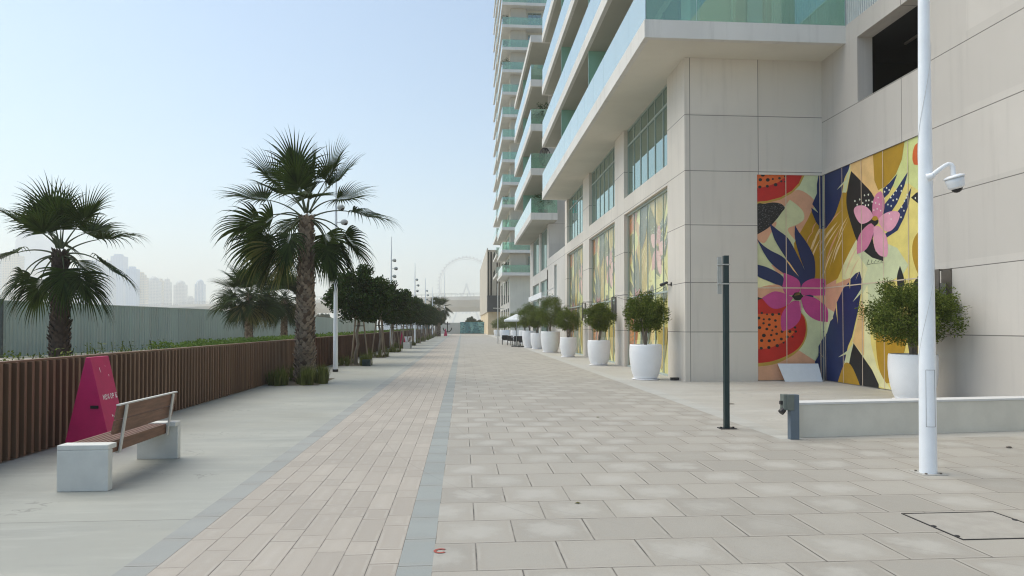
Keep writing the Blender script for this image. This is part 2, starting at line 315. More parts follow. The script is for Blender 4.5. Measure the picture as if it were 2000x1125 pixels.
# ---------------------------------------------------------------- mesh helpers
class MB:
    def __init__(s): s.v = []; s.f = []; s.mi = []; s.sm = []
    def add(s, vs, fs, mi=0, sm=False):
        b = len(s.v); s.v.extend([tuple(v) for v in vs])
        for f in fs: s.f.append(tuple(b + i for i in f)); s.mi.append(mi); s.sm.append(sm)
        return s
    def box(s, x0, x1, y0, y1, z0, z1, mi=0, rot=None, piv=None):
        vs = [Vector((x, y, z)) for x in (x0, x1) for y in (y0, y1) for z in (z0, z1)]
        if rot:
            p = Vector(piv) if piv else Vector(((x0 + x1) / 2, (y0 + y1) / 2, (z0 + z1) / 2))
            vs = [rot @ (v - p) + p for v in vs]
        return s.add(vs, [(0, 1, 3, 2), (4, 6, 7, 5), (0, 4, 5, 1), (2, 3, 7, 6), (0, 2, 6, 4), (1, 5, 7, 3)], mi)
    def beam(s, a, b, w, d, mi=0, up=(0, 0, 1)):
        a = Vector(a); b = Vector(b); t = (b - a).normalized(); u = Vector(up)
        if abs(t.dot(u)) > .95: u = Vector((1, 0, 0))
        sd_ = t.cross(u).normalized(); u = sd_.cross(t)
        vs = []
        for p in (a, b):
            for i, j in ((-1, -1), (1, -1), (1, 1), (-1, 1)): vs.append(p + sd_ * (i * w / 2) + u * (j * d / 2))
        return s.add(vs, [(3, 2, 1, 0), (4, 5, 6, 7), (0, 1, 5, 4), (1, 2, 6, 5), (2, 3, 7, 6), (3, 0, 4, 7)], mi)
    def tube(s, pts, rad, n=10, mi=0, cap=True, sm=True):
        pts = [Vector(p) for p in pts]; rads = rad if isinstance(rad, (list, tuple)) else [rad] * len(pts)
        vs = []; prev = None
        for i, p in enumerate(pts):
            t = (pts[min(i + 1, len(pts) - 1)] - pts[max(i - 1, 0)]).normalized()
            if prev is None:
                u = t.cross(Vector((0, 0, 1)))
                if u.length < .1: u = t.cross(Vector((1, 0, 0)))
                u.normalize()
            else:
                u = (prev - t * prev.dot(t)).normalized()
            prev = u; v2 = t.cross(u)
            for k in range(n):
                a = 2 * math.pi * k / n; vs.append(p + (u * math.cos(a) + v2 * math.sin(a)) * rads[i])
        fs = []
        for i in range(len(pts) - 1):
            for k in range(n):
                a = i * n + k; b = i * n + (k + 1) % n; fs.append((a, b, b + n, a + n))
        s.add(vs, fs, mi, sm)
        if cap:
            s.add([vs[k] for k in range(n)], [tuple(range(n))[::-1]], mi); s.add([vs[len(vs) - n + k] for k in range(n)], [tuple(range(n))], mi)
        return s
    def lathe(s, prof, n=32, c=(0, 0, 0), mi=0, sm=True):
        vs = []; fs = []
        for r, z in prof:
            for k in range(n):
                a = 2 * math.pi * k / n; vs.append((c[0] + r * math.cos(a), c[1] + r * math.sin(a), c[2] + z))
        for i in range(len(prof) - 1):
            for k in range(n):
                a = i * n + k; b = i * n + (k + 1) % n; fs.append((a, b, b + n, a + n))
        return s.add(vs, fs, mi, sm)
    def ball(s, c, r, mi=0, n=12, sq=(1, 1, 1)):
        vs = []; fs = []
        for i in range(n // 2 + 1):
            t = math.pi * i / (n // 2)
            for k in range(n):
                a = 2 * math.pi * k / n
                vs.append((c[0] + r * sq[0] * math.sin(t) * math.cos(a), c[1] + r * sq[1] * math.sin(t) * math.sin(a), c[2] + r * sq[2] * math.cos(t)))
        for i in range(n // 2):
            for k in range(n):
                a = i * n + k; b = i * n + (k + 1) % n; fs.append((a, a + n, b + n, b))
        return s.add(vs, fs, mi, True)
    def build(s, name, mats, parent=None, local=False, bevel=0, label=None):
        me = bpy.data.meshes.new(name)
        off = Vector((0, 0, 0))
        if parent is not None and not local:
            p = parent
            while p is not None: off = off + p.location; p = p.parent
        me.from_pydata([tuple(Vector(v) - off) for v in s.v] if off.length else s.v, [], s.f)
        for m in (mats if isinstance(mats, (list, tuple)) else [mats]): me.materials.append(M[m] if isinstance(m, str) else m)
        me.polygons.foreach_set('material_index', s.mi); me.polygons.foreach_set('use_smooth', s.sm); me.update()
        o = bpy.data.objects.new(name, me); COL.objects.link(o)
        if parent is not None: o.parent = parent
        if bevel:
            b = o.modifiers.new('bevel', 'BEVEL'); b.width = bevel; b.segments = 2; b.limit_method = 'ANGLE'; b.angle_limit = R(50)
        if label: o['label'] = label
        return o
def thing(name, label, cat, loc=(0, 0, 0), rz=0, group=None):
    o = bpy.data.objects.new(name, None); COL.objects.link(o); o.location = loc; o.rotation_euler = (0, 0, rz)
    o.empty_display_size = .2
    return tag(o, label, cat, group)
def tag(o, label=None, cat=None, group=None, kind=None):
    if label: o['label'] = label
    if cat: o['category'] = cat
    if group: o['group'] = group
    if kind: o['kind'] = kind
    return o
def struct(mb, name, mat, label=None): return tag(mb.build(name, mat), label, None, None, 'structure')
def copy_tree(o, parent=None, **kw):
    c = o.copy(); COL.objects.link(c); c.parent = parent
    for ch in [x for x in bpy.data.objects if x.parent is o]: copy_tree(ch, c)
    return c
def place(o, loc, rz=0, label=None, group=None, sc=1):
    o.location = loc; o.rotation_euler = (0, 0, rz); o.scale = (sc, sc, sc) if not isinstance(sc, tuple) else sc
    if label: o['label'] = label
    if group: o['group'] = group
    return o

# ================================================================= GROUND
def sheet(name, x0, x1, y0, y1, z, mat, label=None):
    m = MB(); m.add([(x0, y0, z), (x1, y0, z), (x1, y1, z), (x0, y1, z)], [(0, 1, 2, 3)]); return struct(m, name, mat, label)
sheet('ground', -3100, 1400, -90, 4100, -.012, 'ground')
sheet('concrete_path', -5.42, -2.27, -6, 143.5, 0, 'conc')
sheet('grey_edge_strip', -2.27, -2.05, -6, 143.5, .0005, 'strip_edge')
sheet('small_paver_walk', -2.05, -.43, -6, 143.5, 0, 'pav_s')
sheet('blue_grey_paver_strip', -.43, -.2, -6, 143.5, .0005, 'strip_blue')
g = MB()
g.add([(-.2, -6, 0), (14, -6, 0), (14, 9.5, 0), (4.55, 9.5, 0), (4.55, 143.5, 0), (-.2, 143.5, 0)], [(0, 1, 2, 3, 4, 5)])
struct(g, 'large_paver_walk', 'pav_l')
sheet('light_kerb_band', 4.55, 4.9, 9.5, 143.5, .001, 'kerb')
sheet('terrace_paving', 4.9, 14, 9.5, 143.5, 0, 'terrace')
# small things set in the paving
t = thing('manhole_cover', 'recessed square access cover with dark steel rim in the pavers at lower right', 'manhole cover', (4.15, 5.29, 0))
m = MB()
fx0, fx1, fy0, fy1 = 3.78, 4.62, 4.93, 5.66
for a in ((fx0, fx1, fy0, fy0 + .012), (fx0, fx1, fy1 - .012, fy1), (fx0, fx0 + .012, fy0 + .012, fy1 - .012), (fx1 - .012, fx1, fy0 + .012, fy1 - .012)): m.box(*a, 0.0, .006)
m.build('rim', 'black', t)
m = MB(); m.add([(fx0 + .014, fy0 + .014, .003), (fx1 - .014, fy0 + .014, .003), (fx1 - .014, fy1 - .014, .003), (fx0 + .014, fy1 - .014, .003)], [(0, 1, 2, 3)])
m.build('infill', plain('cover_infill', (.345, .325, .29), .8, .1, 6, .3), t)
for hx, hy in ((3.80, 5.28), (3.80, 5.02), (4.60, 5.4)):
    m = MB(); m.lathe([(0, .009), (.018, .009), (.022, .004)], 14, (hx, hy, 0)); m.build('lifting_point', 'black', t)
m = MB()
a0, a1 = R(40), R(320)
pts = []; N = 18
for i in range(N + 1):
    a = a0 + (a1 - a0) * i / N; pts.append((-.155 + .05 * math.cos(a), 4.965 + .04 * math.sin(a) * 1.3, .004))
    pts.append((-.155 + .03 * math.cos(a), 4.965 + .022 * math.sin(a) * 1.3, .004))
m.add(pts, [(2 * i, 2 * i + 2, 2 * i + 3, 2 * i + 1) for i in range(N)])
tag(m.build('paint_mark', plain('red_spray', (.32, .07, .05), .7, .3, 60)), 'small red painted letter C on a pale half paver beside the blue strip', 'paint mark')
m = MB(); m.lathe([(0, .006), (.10, .006), (.11, .001)], 24, (5.55, 13.9, 0))
tag(m.build('floor_drain', 'bronze'), 'flat round dark floor plate in the pale terrace beyond the green post', 'floor drain')
m = MB(); m.ball((7.25, 8.6, .012), .03, n=8, sq=(1.4, 1, .5))
tag(m.build('pebble', 'bronze'), 'little dark stone lying on the pavers near the right edge below the low wall', 'stone')
rnd = random.Random(8)
for i, (lx, ly, lb) in enumerate(((1.05, 6.2, 'tiny curled brown leaf lying on a pale paver right of the blue strip'), (-1.3, 21.5, 'tiny dry leaf far up the small pavers'), (2.4, 12.0, 'tiny dry leaf on the large pavers in the middle distance'))):
    m = MB(); m.add([(lx - .03, ly, .003), (lx, ly - .018, .012), (lx + .035, ly + .004, .004), (lx + .004, ly + .02, .012)], [(0, 1, 2, 3)])
    tag(m.build('fallen_leaf', 'palm_dry'), lb, 'leaf', 'fallen leaves')

# ================================================================= MURAL ARTWORK (outlines as painted on the two walls)
YF = 19.6; IX = 10.72; FX = 6.52
CROP = {'A': (1475, 330, 5.113), 'B': (1475, 530, 5.113), 'C': (1600, 260, 4.327), 'D': (1600, 510, 4.327)}
PCOL = dict(base=(.60, .62, .36), red=(.50, .012, .010), orange=(.66, .12, .02), rim=(.48, .30, .05), ochre=(.44, .25, .012), salmon=(.68, .36, .22),
            mint=(.62, .66, .40), navy=(.006, .020, .095), black=(.010, .011, .013), speck=(.42, .42, .45), magenta=(.50, .055, .24), lpink=(.78, .36, .47),
            dpink=(.64, .21, .34), yellow=(.80, .66, .20), gyellow=(.66, .70, .28), peach=(.80, .52, .22), cream=(.78, .74, .40), dot=(.80, .82, .68), seam=(.66, .54, .40), line=(.78, .58, .32))
PK = list(PCOL); PM = []; PMW = []
for k, wash in [(k, 0) for k in PK] + [(k, 1) for k in PK]:  # second set for the bays: pale sky reflection blended into the print colours
    s_ = NT(('skywash_mural_' if wash else 'mural_') + k); n_ = s_.noise(s_.pos(), 2.5, 5); n2_ = s_.noise(s_.pos(), 25, 3); c_ = PCOL[k] if not wash else tuple(v * .74 + f_ * .26 for v, f_ in zip(PCOL[k] if k not in ('base', 'mint', 'gyellow', 'cream') else (.84, .76, .34), (.95, .84, .42)))
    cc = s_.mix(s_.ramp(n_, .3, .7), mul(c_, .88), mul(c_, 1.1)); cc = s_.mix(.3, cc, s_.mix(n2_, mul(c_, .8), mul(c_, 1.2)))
    s_.bsdf(cc, .5, n2_, .06, .002); (PMW if wash else PM).append(s_.m)
SH = []
def S(c, col, pts, smooth=True): SH.append((c, col, pts, smooth))
# inner wall grounds
S('C', 'yellow', [(30, 200), (1100, -200), (1100, 1200), (30, 1200)], False)
S('D', 'yellow', [(30, 0), (1100, 0), (1100, 1200), (30, 1200)], False)
S('C', 'gyellow', [(700, 60), (1000, -120), (1000, 620), (880, 520), (740, 420), (640, 470), (600, 430)], False)
S('C', 'peach', [(255, 240), (460, 170), (500, 480), (455, 560), (350, 410), (262, 320)])
S('A', 'mint', [(490, 30), (700, 30), (640, 150), (625, 240), (590, 305), (420, 205), (470, 110)], False)
S('A', 'salmon', [(270, 300), (430, 205), (590, 305), (575, 420), (530, 500), (450, 640), (400, 705), (345, 640), (335, 590), (420, 555), (490, 500), (475, 410), (350, 305)])
S('A', 'salmon', [(15, 330), (330, 280), (350, 305), (300, 370), (15, 380)], False)
S('A', 'salmon', [(15, 650), (215, 520), (212, 560), (160, 640), (100, 735), (40, 720), (15, 780)])
S('A', 'salmon', [(165, 960), (230, 960), (300, 1050), (230, 1040)])
S('A', 'ochre', [(575, 400), (530, 500), (450, 640), (392, 740), (395, 800), (470, 950), (600, 1125), (600, 1180), (800, 1180), (800, 480), (700, 590)], False)
S('C', 'ochre', [(0, 780), (110, 700), (185, 505), (235, 490), (240, 640), (310, 900), (250, 1000), (190, 1125), (150, 1225), (60, 1310), (0, 1330)], False)
S('C', 'cream', [(310, 890), (330, 1020), (420, 1140), (420, 1300), (190, 1230), (190, 1125), (250, 1000)], False)
for i, (x0, y0, x1, y1, w_) in enumerate([(5, 870, 190, 640, 10), (0, 960, 150, 745, 16), (0, 1060, 180, 750, 9), (40, 1120, 175, 790, 12), (70, 1160, 240, 720, 7), (110, 1100, 195, 880, 14), (0, 1010, 60, 860, 8), (-60, 1000, 30, 760, 14), (-90, 1150, 20, 880, 12), (-60, 860, -10, 740, 8), (20, 1240, 120, 960, 9), (150, 900, 235, 700, 8), (-110, 960, -40, 820, 7), (200, 1220, 330, 930, 12), (240, 1260, 340, 1040, 9)]):
    S('C', 'line' if i % 3 else 'salmon', [(x0, y0), ((x0 + x1) / 2 - 14, (y0 + y1) / 2 - 10), (x1, y1), ((x0 + x1) / 2 - 14 + w_, (y0 + y1) / 2 - 10 + w_ * .6)])
S('A', 'line', [(555, 805), (580, 720), (650, 610), (655, 618), (595, 720), (568, 800)], False)
# upper fruit
S('A', 'rim', [(15, 352), (120, 338), (250, 306), (370, 240), (450, 160), (512, 30), (15, 30)], False)
S('A', 'red', [(15, 326), (130, 315), (260, 280), (370, 215), (440, 140), (488, 30), (15, 30)], False)
S('A', 'orange', [(15, 192), (120, 172), (230, 132), (320, 70), (330, 30), (15, 30)], False)
for x, y, r in [(55, 105, 18), (130, 107, 20), (180, 98, 11), (247, 90, 14), (80, 55, 22), (150, 45, 18), (50, 178, 17), (125, 170, 16), (208, 155, 19), (265, 122, 12), (305, 72, 13), (300, 125, 8), (220, 50, 12)]:
    S('A', 'black', [(x + r * math.cos(a), y + r * .9 * math.sin(a)) for a in [k * math.pi / 3 for k in range(6)]])
blob = [(15, 368), (100, 345), (180, 332), (260, 345), (300, 385), (270, 430), (210, 510), (130, 590), (15, 658)]
S('A', 'black', blob)
rq = random.Random(3)
for i in range(330):
    x = rq.uniform(20, 290); y = rq.uniform(340, 640)
    if y < 640 - (x - 20) * .95 + (35 if x < 250 else 10) and y > 370 - x * .12: S('A', 'speck', [(x, y), (x + rq.uniform(2, 5), y + rq.uniform(-3, 2)), (x + rq.uniform(-1, 3), y + rq.uniform(2, 5))], False)
# leaf fan
S('A', 'navy', [(145, 540), (230, 610), (330, 690), (420, 850), (515, 1060), (500, 1150), (440, 1080), (330, 920), (215, 740), (170, 630)])
S('A', 'navy', [(18, 695), (80, 760), (160, 815), (300, 895), (440, 1075), (430, 1150), (290, 1045), (170, 950), (90, 840)])
S('A', 'navy', [(15, 952), (130, 985), (280, 1075), (275, 1180), (150, 1125), (15, 1060)])
S('A', 'navy', [(400, 560), (440, 630), (500, 710), (560, 810), (598, 920), (592, 1105), (500, 1180), (510, 1060), (440, 850), (400, 690)])
S('A', 'navy', [(290, 1040), (440, 1060), (515, 1050), (592, 1090), (560, 1140), (460, 1200), (440, 1150)], False)
S('A', 'peach', [(300, 895), (345, 935), (440, 1075), (380, 1010)], False)
# corner leaf
S('A', 'navy', [(690, 20), (720, 10), (720, 560), (700, 592), (665, 598), (610, 530), (572, 440), (562, 385), (640, 445), (572, 350), (620, 240), (690, 320), (622, 190), (640, 140)], False)
S('C', 'navy', [(0, 330), (255, 235), (240, 310), (205, 385), (185, 500), (160, 590), (120, 700), (70, 775), (30, 805), (0, 806)])
S('C', 'mint', [(140, 480), (180, 430), (215, 395), (232, 335), (258, 262), (250, 340), (225, 470), (220, 503), (190, 500), (205, 425)], False)
# B
S('B', 'cream', [(15, 50), (120, 95), (210, 135), (120, 165), (15, 178)])
S('B', 'salmon', [(15, 175), (200, 130), (290, 170), (310, 230), (200, 290), (60, 275), (15, 260)])
S('B', 'salmon', [(590, 240), (640, 170), (800, 80), (800, 430), (715, 372), (650, 290)], False)
S('D', 'salmon', [(0, 320), (60, 225), (195, 165), (255, 140), (245, 200), (140, 350), (100, 440), (65, 400), (0, 400)], False)
S('B', 'mint', [(450, 360), (640, 400), (720, 368), (800, 420), (740, 500), (700, 650), (600, 895), (430, 795), (520, 650), (515, 500)], False)
S('B', 'salmon', [(15, 935), (250, 905), (440, 790), (600, 893), (600, 1150), (15, 1150)], False)
S('B', 'rim', [(15, 270), (250, 290), (470, 420), (522, 550), (505, 680), (435, 790), (325, 870), (180, 930), (15, 952)])
S('B', 'red', [(15, 270), (250, 290), (462, 420), (508, 550), (488, 680), (418, 780), (300, 850), (160, 900), (15, 918)])
S('B', 'black', [(15, 250), (78, 272), (15, 288)], False)
S('B', 'orange', [(15, 425), (250, 432), (280, 560), (400, 600), (290, 700), (150, 762), (15, 778)])
for x, y, r in [(38, 465, 17), (68, 415, 13), (120, 428, 10), (176, 430, 16), (240, 425, 14), (88, 478, 11), (143, 478, 14), (203, 490, 14), (85, 518, 13), (143, 533, 15), (45, 562, 18), (118, 575, 15), (208, 552, 14), (173, 588, 11), (88, 640, 20), (162, 636, 13), (216, 623, 14), (270, 600, 15), (66, 690, 17), (142, 693, 17), (192, 684, 12), (262, 675, 16), (322, 655, 16), (348, 600, 16), (407, 600, 14), (375, 652, 12), (62, 767, 16), (138, 760, 17), (222, 742, 18), (285, 712, 11), (400, 560, 13)]:
    S('B', 'black', [(x + r * math.cos(a), y + r * .9 * math.sin(a)) for a in [k * math.pi / 3 for k in range(6)]])
for P in ([(285, 12), (400, 60), (447, 110), (450, 190), (400, 235), (310, 228), (275, 160), (285, 90)], [(455, 195), (480, 120), (560, 75), (640, 72), (692, 80), (700, 160), (690, 240), (560, 242), (480, 238)],
          [(68, 265), (140, 220), (210, 198), (310, 225), (380, 262), (330, 330), (230, 372), (150, 355)], [(370, 300), (440, 296), (460, 430), (430, 510), (360, 570), (270, 597), (256, 500), (280, 400)],
          [(455, 262), (530, 240), (640, 290), (715, 380), (716, 507), (600, 482), (500, 400)]): S('B', 'magenta', P)
S('B', 'dpink', [(440, 300), (455, 300), (465, 380), (452, 395)], False)
S('B', 'navy', [(500, 240), (550, 232), (585, 245), (580, 258)], False)
S('B', 'black', [(425 + 52 * math.cos(a) + 6 * math.cos(5 * a), 248 + 40 * math.sin(a)) for a in [k * math.pi / 6 for k in range(12)]])
for i in range(5): S('B', 'rim', [(395 + i * 12, 245 - i * 3), (399 + i * 12, 244 - i * 3), (412 + i * 8, 212 - i * 4)], False)
# lower navy leaf
S('B', 'navy', [(740, 498), (800, 440), (800, 1150), (685, 1150), (597, 905), (640, 830), (650, 802), (635, 770), (700, 640)], False)
S('D', 'navy', [(335, 88), (350, 150), (345, 262), (320, 420), (270, 640), (235, 720), (205, 860), (140, 1060), (-5, 1060), (-5, 720), (60, 600), (85, 515), (122, 602), (108, 470), (130, 395), (150, 532), (140, 350), (195, 230), (243, 178), (252, 238), (256, 150), (300, 103)], False)
S('D', 'mint', [(153, 812), (240, 750), (282, 690), (268, 760), (246, 865), (203, 855), (225, 785)], False)
S('D', 'mint', [(275, 345), (350, 228), (348, 270)], False)
S('B', 'line', [(637, 795), (690, 870), (680, 862)], False)
S('D', 'line', [(298, 165), (330, 92), (322, 100)], False)
# flower and leaves on the inner wall
S('C', 'ochre', [(445, 165), (715, 50), (690, 220), (640, 345), (560, 445), (490, 482), (458, 400)], False)
S('C', 'black', [(262, 320), (350, 410), (455, 540), (475, 720), (440, 900), (370, 1000), (315, 920), (265, 780), (228, 640), (222, 540), (240, 420)])
S('C', 'mint', [(310, 1015), (420, 960), (560, 930), (650, 970), (745, 1115), (700, 1190), (560, 1270), (550, 1500), (380, 1600), (350, 1300), (400, 1140)], False)
S('D', 'cream', [(352, 290), (400, 200), (430, 700), (480, 900), (600, 1090), (500, 1060), (430, 900), (270, 690), (330, 420)], False)
S('D', 'peach', [(350, 330), (375, 400), (370, 800), (320, 740), (275, 680), (330, 430)], False)
S('C', 'black', [(440, 870), (372, 1000), (440, 1052), (535, 1082), (545, 1030), (470, 1000), (450, 930)], False)
for P in ([(522, 565), (530, 470), (585, 420), (652, 342), (620, 430), (580, 510)], [(525, 700), (545, 600), (640, 480), (742, 322), (712, 440), (650, 590), (600, 665)], [(645, 675), (700, 600), (771, 452), (748, 600), (705, 720), (655, 820), (555, 887), (490, 780), (550, 850), (640, 780)]): S('C', 'navy', P, False)
for x, y in [(375, 525), (407, 520), (335, 560), (294, 573), (388, 570), (412, 567), (360, 590), (440, 580), (408, 607), (383, 610), (313, 604), (545, 495), (562, 462), (583, 480), (620, 518), (643, 487), (685, 445), (685, 488), (597, 543), (648, 558), (617, 567), (573, 603), (600, 615), (542, 555), (735, 520), (728, 545), (712, 573), (690, 625), (708, 655), (683, 710)]:
    S('C', 'dot', [(x - 6, y), (x, y - 10), (x + 6, y), (x, y + 10)])
S('C', 'lpink', [(285, 650), (310, 617), (370, 612), (425, 655), (445, 710), (400, 752), (345, 765), (305, 715)])
S('C', 'dpink', [(445, 705), (443, 600), (470, 520), (512, 488), (540, 540), (542, 640), (512, 715), (470, 725)])
S('C', 'lpink', [(495, 728), (560, 672), (640, 658), (674, 690), (640, 780), (585, 830), (530, 812)])
S('C', 'dpink', [(312, 1022), (313, 920), (350, 830), (420, 765), (455, 785), (440, 880), (390, 980)])
S('C', 'lpink', [(452, 790), (500, 788), (560, 870), (573, 1000), (560, 1047), (500, 1030), (455, 950)])
for x, y in [(490, 545), (470, 590), (500, 600), (482, 640), (512, 655), (455, 650), (600, 725), (585, 680)]: S('C', 'dot', [(x - 5, y), (x, y - 8), (x + 5, y), (x, y + 8)])
S('C', 'black', [(462 + 31 * math.cos(a), 742 + 37 * math.sin(a)) for a in [k * math.pi / 4 for k in range(8)]])
S('C', 'ochre', [(438, 728), (445, 708), (462, 700), (482, 706), (490, 728), (462, 740)])
S('C', 'orange', [(940, 60), (820, 85), (788, 140), (780, 200), (785, 240), (810, 268), (940, 240)])
S('C', 'black', [(768, 545), (812, 503), (920, 470), (960, 560), (920, 680), (830, 595)], False)
for x, y in [(805, 548), (850, 560), (860, 590), (900, 560)]: S('C', 'dot', [(x - 6, y), (x, y - 10), (x + 6, y), (x, y + 10)])
S('C', 'ochre', [(960, 800), (850, 820), (790, 900), (778, 1010), (800, 1120), (850, 1220), (960, 1290)])
# signature strokes
for x0, y0, x1, y1 in [(395, 1108), (412, 1065), (412, 1065), (405, 1112)] and [(395, 1110, 412, 1066), (398, 1112, 445, 1100), (432, 1098, 436, 1068), (436, 1068, 455, 1094), (455, 1094, 470, 1070), (470, 1070, 485, 1090), (485, 1090, 500, 1072), (500, 1072, 515, 1088), (515, 1088, 530, 1074), (405, 1106, 540, 1092)]:
    S('C', 'black', [(x0, y0), (x1, y1), (x1 + 2.5, y1 + 2), (x0 + 2.5, y0 + 2)], False)
S('D', 'black', [(675, 38), (705, 130), (710, 200), (690, 260), (660, 245), (650, 130)])
S('D', 'black', [(560, 178), (620, 215), (670, 270), (580, 245)], False)
S('D', 'black', [(830, 120), (790, 180), (770, 260), (840, 230)], False)
S('D', 'ochre', [(470, 600), (480, 560), (740, 560), (730, 660), (700, 800), (620, 1000), (560, 1032), (505, 930), (478, 780)])
S('D', 'black', [(284, 693), (370, 818), (440, 920), (495, 1040), (495, 1120), (350, 1120), (320, 1020), (245, 870), (262, 780)], False)
S('D', 'ochre', [(130, 1100), (160, 990), (200, 880), (235, 858), (280, 910), (340, 1060), (340, 1120)])

def refine(pts):
    out = []; n = len(pts)
    P = [Vector((p[0], p[1])) for p in pts]
    def corner(i):
        a = (P[i] - P[i - 1]); b = (P[(i + 1) % n] - P[i])
        return a.length < 1e-6 or b.length < 1e-6 or a.normalized().dot(b.normalized()) < .15
    for i in range(n):
        p1, p2 = P[i], P[(i + 1) % n]
        t1 = Vector((0, 0)) if corner(i) else (p2 - P[i - 1]) * .5
        t2 = Vector((0, 0)) if corner((i + 1) % n) else (P[(i + 2) % n] - p1) * .5
        c1 = corner(i); c2 = corner((i + 1) % n)
        if c1: t1 = (p2 - p1) * .6
        if c2: t2 = (p2 - p1) * .6
        for k in range(4):
            t = k / 4; h1 = 2 * t ** 3 - 3 * t * t + 1; h2 = t ** 3 - 2 * t * t + t; h3 = -2 * t ** 3 + 3 * t * t; h4 = t ** 3 - t * t
            q = p1 * h1 + t1 * h2 + p2 * h3 + t2 * h4; out.append((q.x, q.y))
    return out
def clip(poly, ax, val, keep_less):
    out = []; n = len(poly)
    ins = (lambda p: p[ax] <= val) if keep_less else (lambda p: p[ax] >= val)
    for i in range(n):
        a, b = poly[i], poly[(i + 1) % n]; ia, ib = ins(a), ins(b)
        if ia: out.append(a)
        if ia != ib:
            t = (val - a[ax]) / (b[ax] - a[ax]); out.append((a[0] + (b[0] - a[0]) * t, a[1] + (b[1] - a[1]) * t))
    return out
X0 = on_y(1480, 600, YF)[0]; SC_ = IX - X0; YEND = on_x(1817, 600, IX)[1]; STOT = SC_ + YF - YEND; ZT = 6.12
CPX = 1607.5
ART = []           # (colour index, [(s, z)...] , wall side)
for c, col, pts, smo in SH:
    ox, oy, sc = CROP[c]
    p = [(ox + x / sc, oy + y / sc) for x, y in (refine(pts) if smo else pts)]
    for side in (0, 1):
        q = clip(p, 0, CPX, side == 0)
        if len(q) < 3: continue
        sz = []
        for x, y in q:
            if side == 0: w_ = on_y(x, y, YF); sz.append((w_[0] - X0, w_[2]))
            else: w_ = on_x(x, y, IX); sz.append((SC_ + YF - w_[1], w_[2]))
        lo, hi = (0, SC_) if side == 0 else (SC_, STOT)
        for ax, v, kl in ((0, lo, False), (0, hi, True), (1, .02, False), (1, ZT, True)):
            sz = clip(sz, ax, v, kl)
            if len(sz) < 3: break
        if len(sz) >= 3: ART.append((PK.index(col), sz, side))
seam_px = [1536.5, 1603, 1611, 1645, 1682.5, 1725, 1774]
SEAMS = []
for x in seam_px:
    side = 0 if x < CPX else 1
    SEAMS.append(((on_y(x, 600, YF)[0] - X0) if side == 0 else SC_ + YF - on_x(x, 600, IX)[1]))
def art_mesh(fn, side=None, seams=True):
    mb = MB(); lay = 0
    lo, hi = (0, STOT) if side is None else ((0, SC_) if side == 0 else (SC_, STOT))
    mb.add([fn(a, z, 0) for a, z in ((lo, .02), (hi, .02), (hi, ZT), (lo, ZT))], [(0, 1, 2, 3)], PK.index('base'))
    for ci, sz, sd2 in ART:
        if side is not None and sd2 != side: continue
        lay += 1; area = abs(sum(sz[i - 1][0] * sz[i][1] - sz[i][0] * sz[i - 1][1] for i in range(len(sz)))) / 2
        if area < 1e-6: continue
        mb.add([fn(a, z, .0012 + lay * .00006) for a, z in sz], [tuple(range(len(sz)))], ci)
    if seams:
        k = PK.index('seam'); D = .0012 + (lay + 5) * .00006 + .004
        for a in SEAMS:
            if lo <= a <= hi: mb.add([fn(a - .012, .02, D), fn(a + .012, .02, D), fn(a + .012, ZT, D), fn(a - .012, ZT, D)], [(0, 1, 2, 3)], k)
        mb.add([fn(lo, 2.74, D - .001), fn(hi, 2.74, D - .001), fn(hi, 2.77, D - .001), fn(lo, 2.77, D - .001)], [(0, 1, 2, 3)], k)
    return mb

# ================================================================= RIGHT BUILDING, NEAR BLOCK
PITCH = 3.3; Z0 = 9.55; ST = .50
B1 = thing('apartment_building', 'near beige apartment block with flower mural panels and long white balconies at the right', 'building', (FX, YF, 0))
bays = [(21.3, 27.15), (28.85, 34.8), (36.6, 42.25)]
m = MB()
wt = .45
# facade piers, sill band (plane x=FX)
ed = [YF] + [v for b in bays for v in b]
piers = [(YF, 21.3), (27.15, 28.85), (34.8, 36.6), (42.25, 43.1)]
for a, b in piers: m.box(FX, FX + wt, a, b, 0, Z0)
for a, b in bays: m.box(FX + .003, FX + wt - .003, a, b, 6.12, 6.78)
m.box(FX + .5, 14, 43.0, 43.1, 0, Z0)
# front wall
m.box(FX + wt, X0, YF, YF + .4, 0, Z0)
m.box(X0, IX + .4, YF, YF + .4, ZT, Z0)
m.box(X0, IX + .4, YF + .05, YF + .4, 0, ZT)
m.build('wall', 'wall', B1)
# inner side wall with garage opening
m = MB(); OY0, OY1, OZ0, OZ1 = 15.0, 17.75, 7.72, 9.5
m.box(IX, IX + .43, YEND, YF, ZT, OZ0)
m.box(IX, IX + .43, OY1, YF, OZ0, OZ1)
m.box(IX, IX + .43, 14.6, YF, OZ1, OZ1 + .55)
m.box(IX, IX + .43, 14.6, OY0, OZ0, OZ1)
m.box(IX + .06, IX + .43, YEND, YF, 0, ZT)
m.box(IX - .03, IX + .43, -4, YEND, 0, OZ0 + .0)
m.box(IX - .03, IX + .43, -4, 14.6, OZ0, 16)
m.build('side_wall', 'wall2', B1)
m = MB(); m.box(IX + .43, IX + 4.5, 12, 19.5, OZ0 - .02, OZ0); m.box(IX + .43, IX + 4.5, 12, 19.5, OZ1 + .01, OZ1 + .06); m.box(IX + 4.5, IX + 4.6, 12, 19.5, OZ0, OZ1); m.box(IX + .43, IX + 4.5, 19.45, 19.55, OZ0, OZ1); m.box(IX + .43, IX + 4.5, 11.9, 12, OZ0, OZ1)
m.build('garage_interior', 'dark', B1)
m = MB()
for yy in (16.6, 15.8): m.tube([(IX + 1.2, yy, OZ1 - .25), (IX + 1.2, yy + .9, OZ1 - .25)], .04, 8)
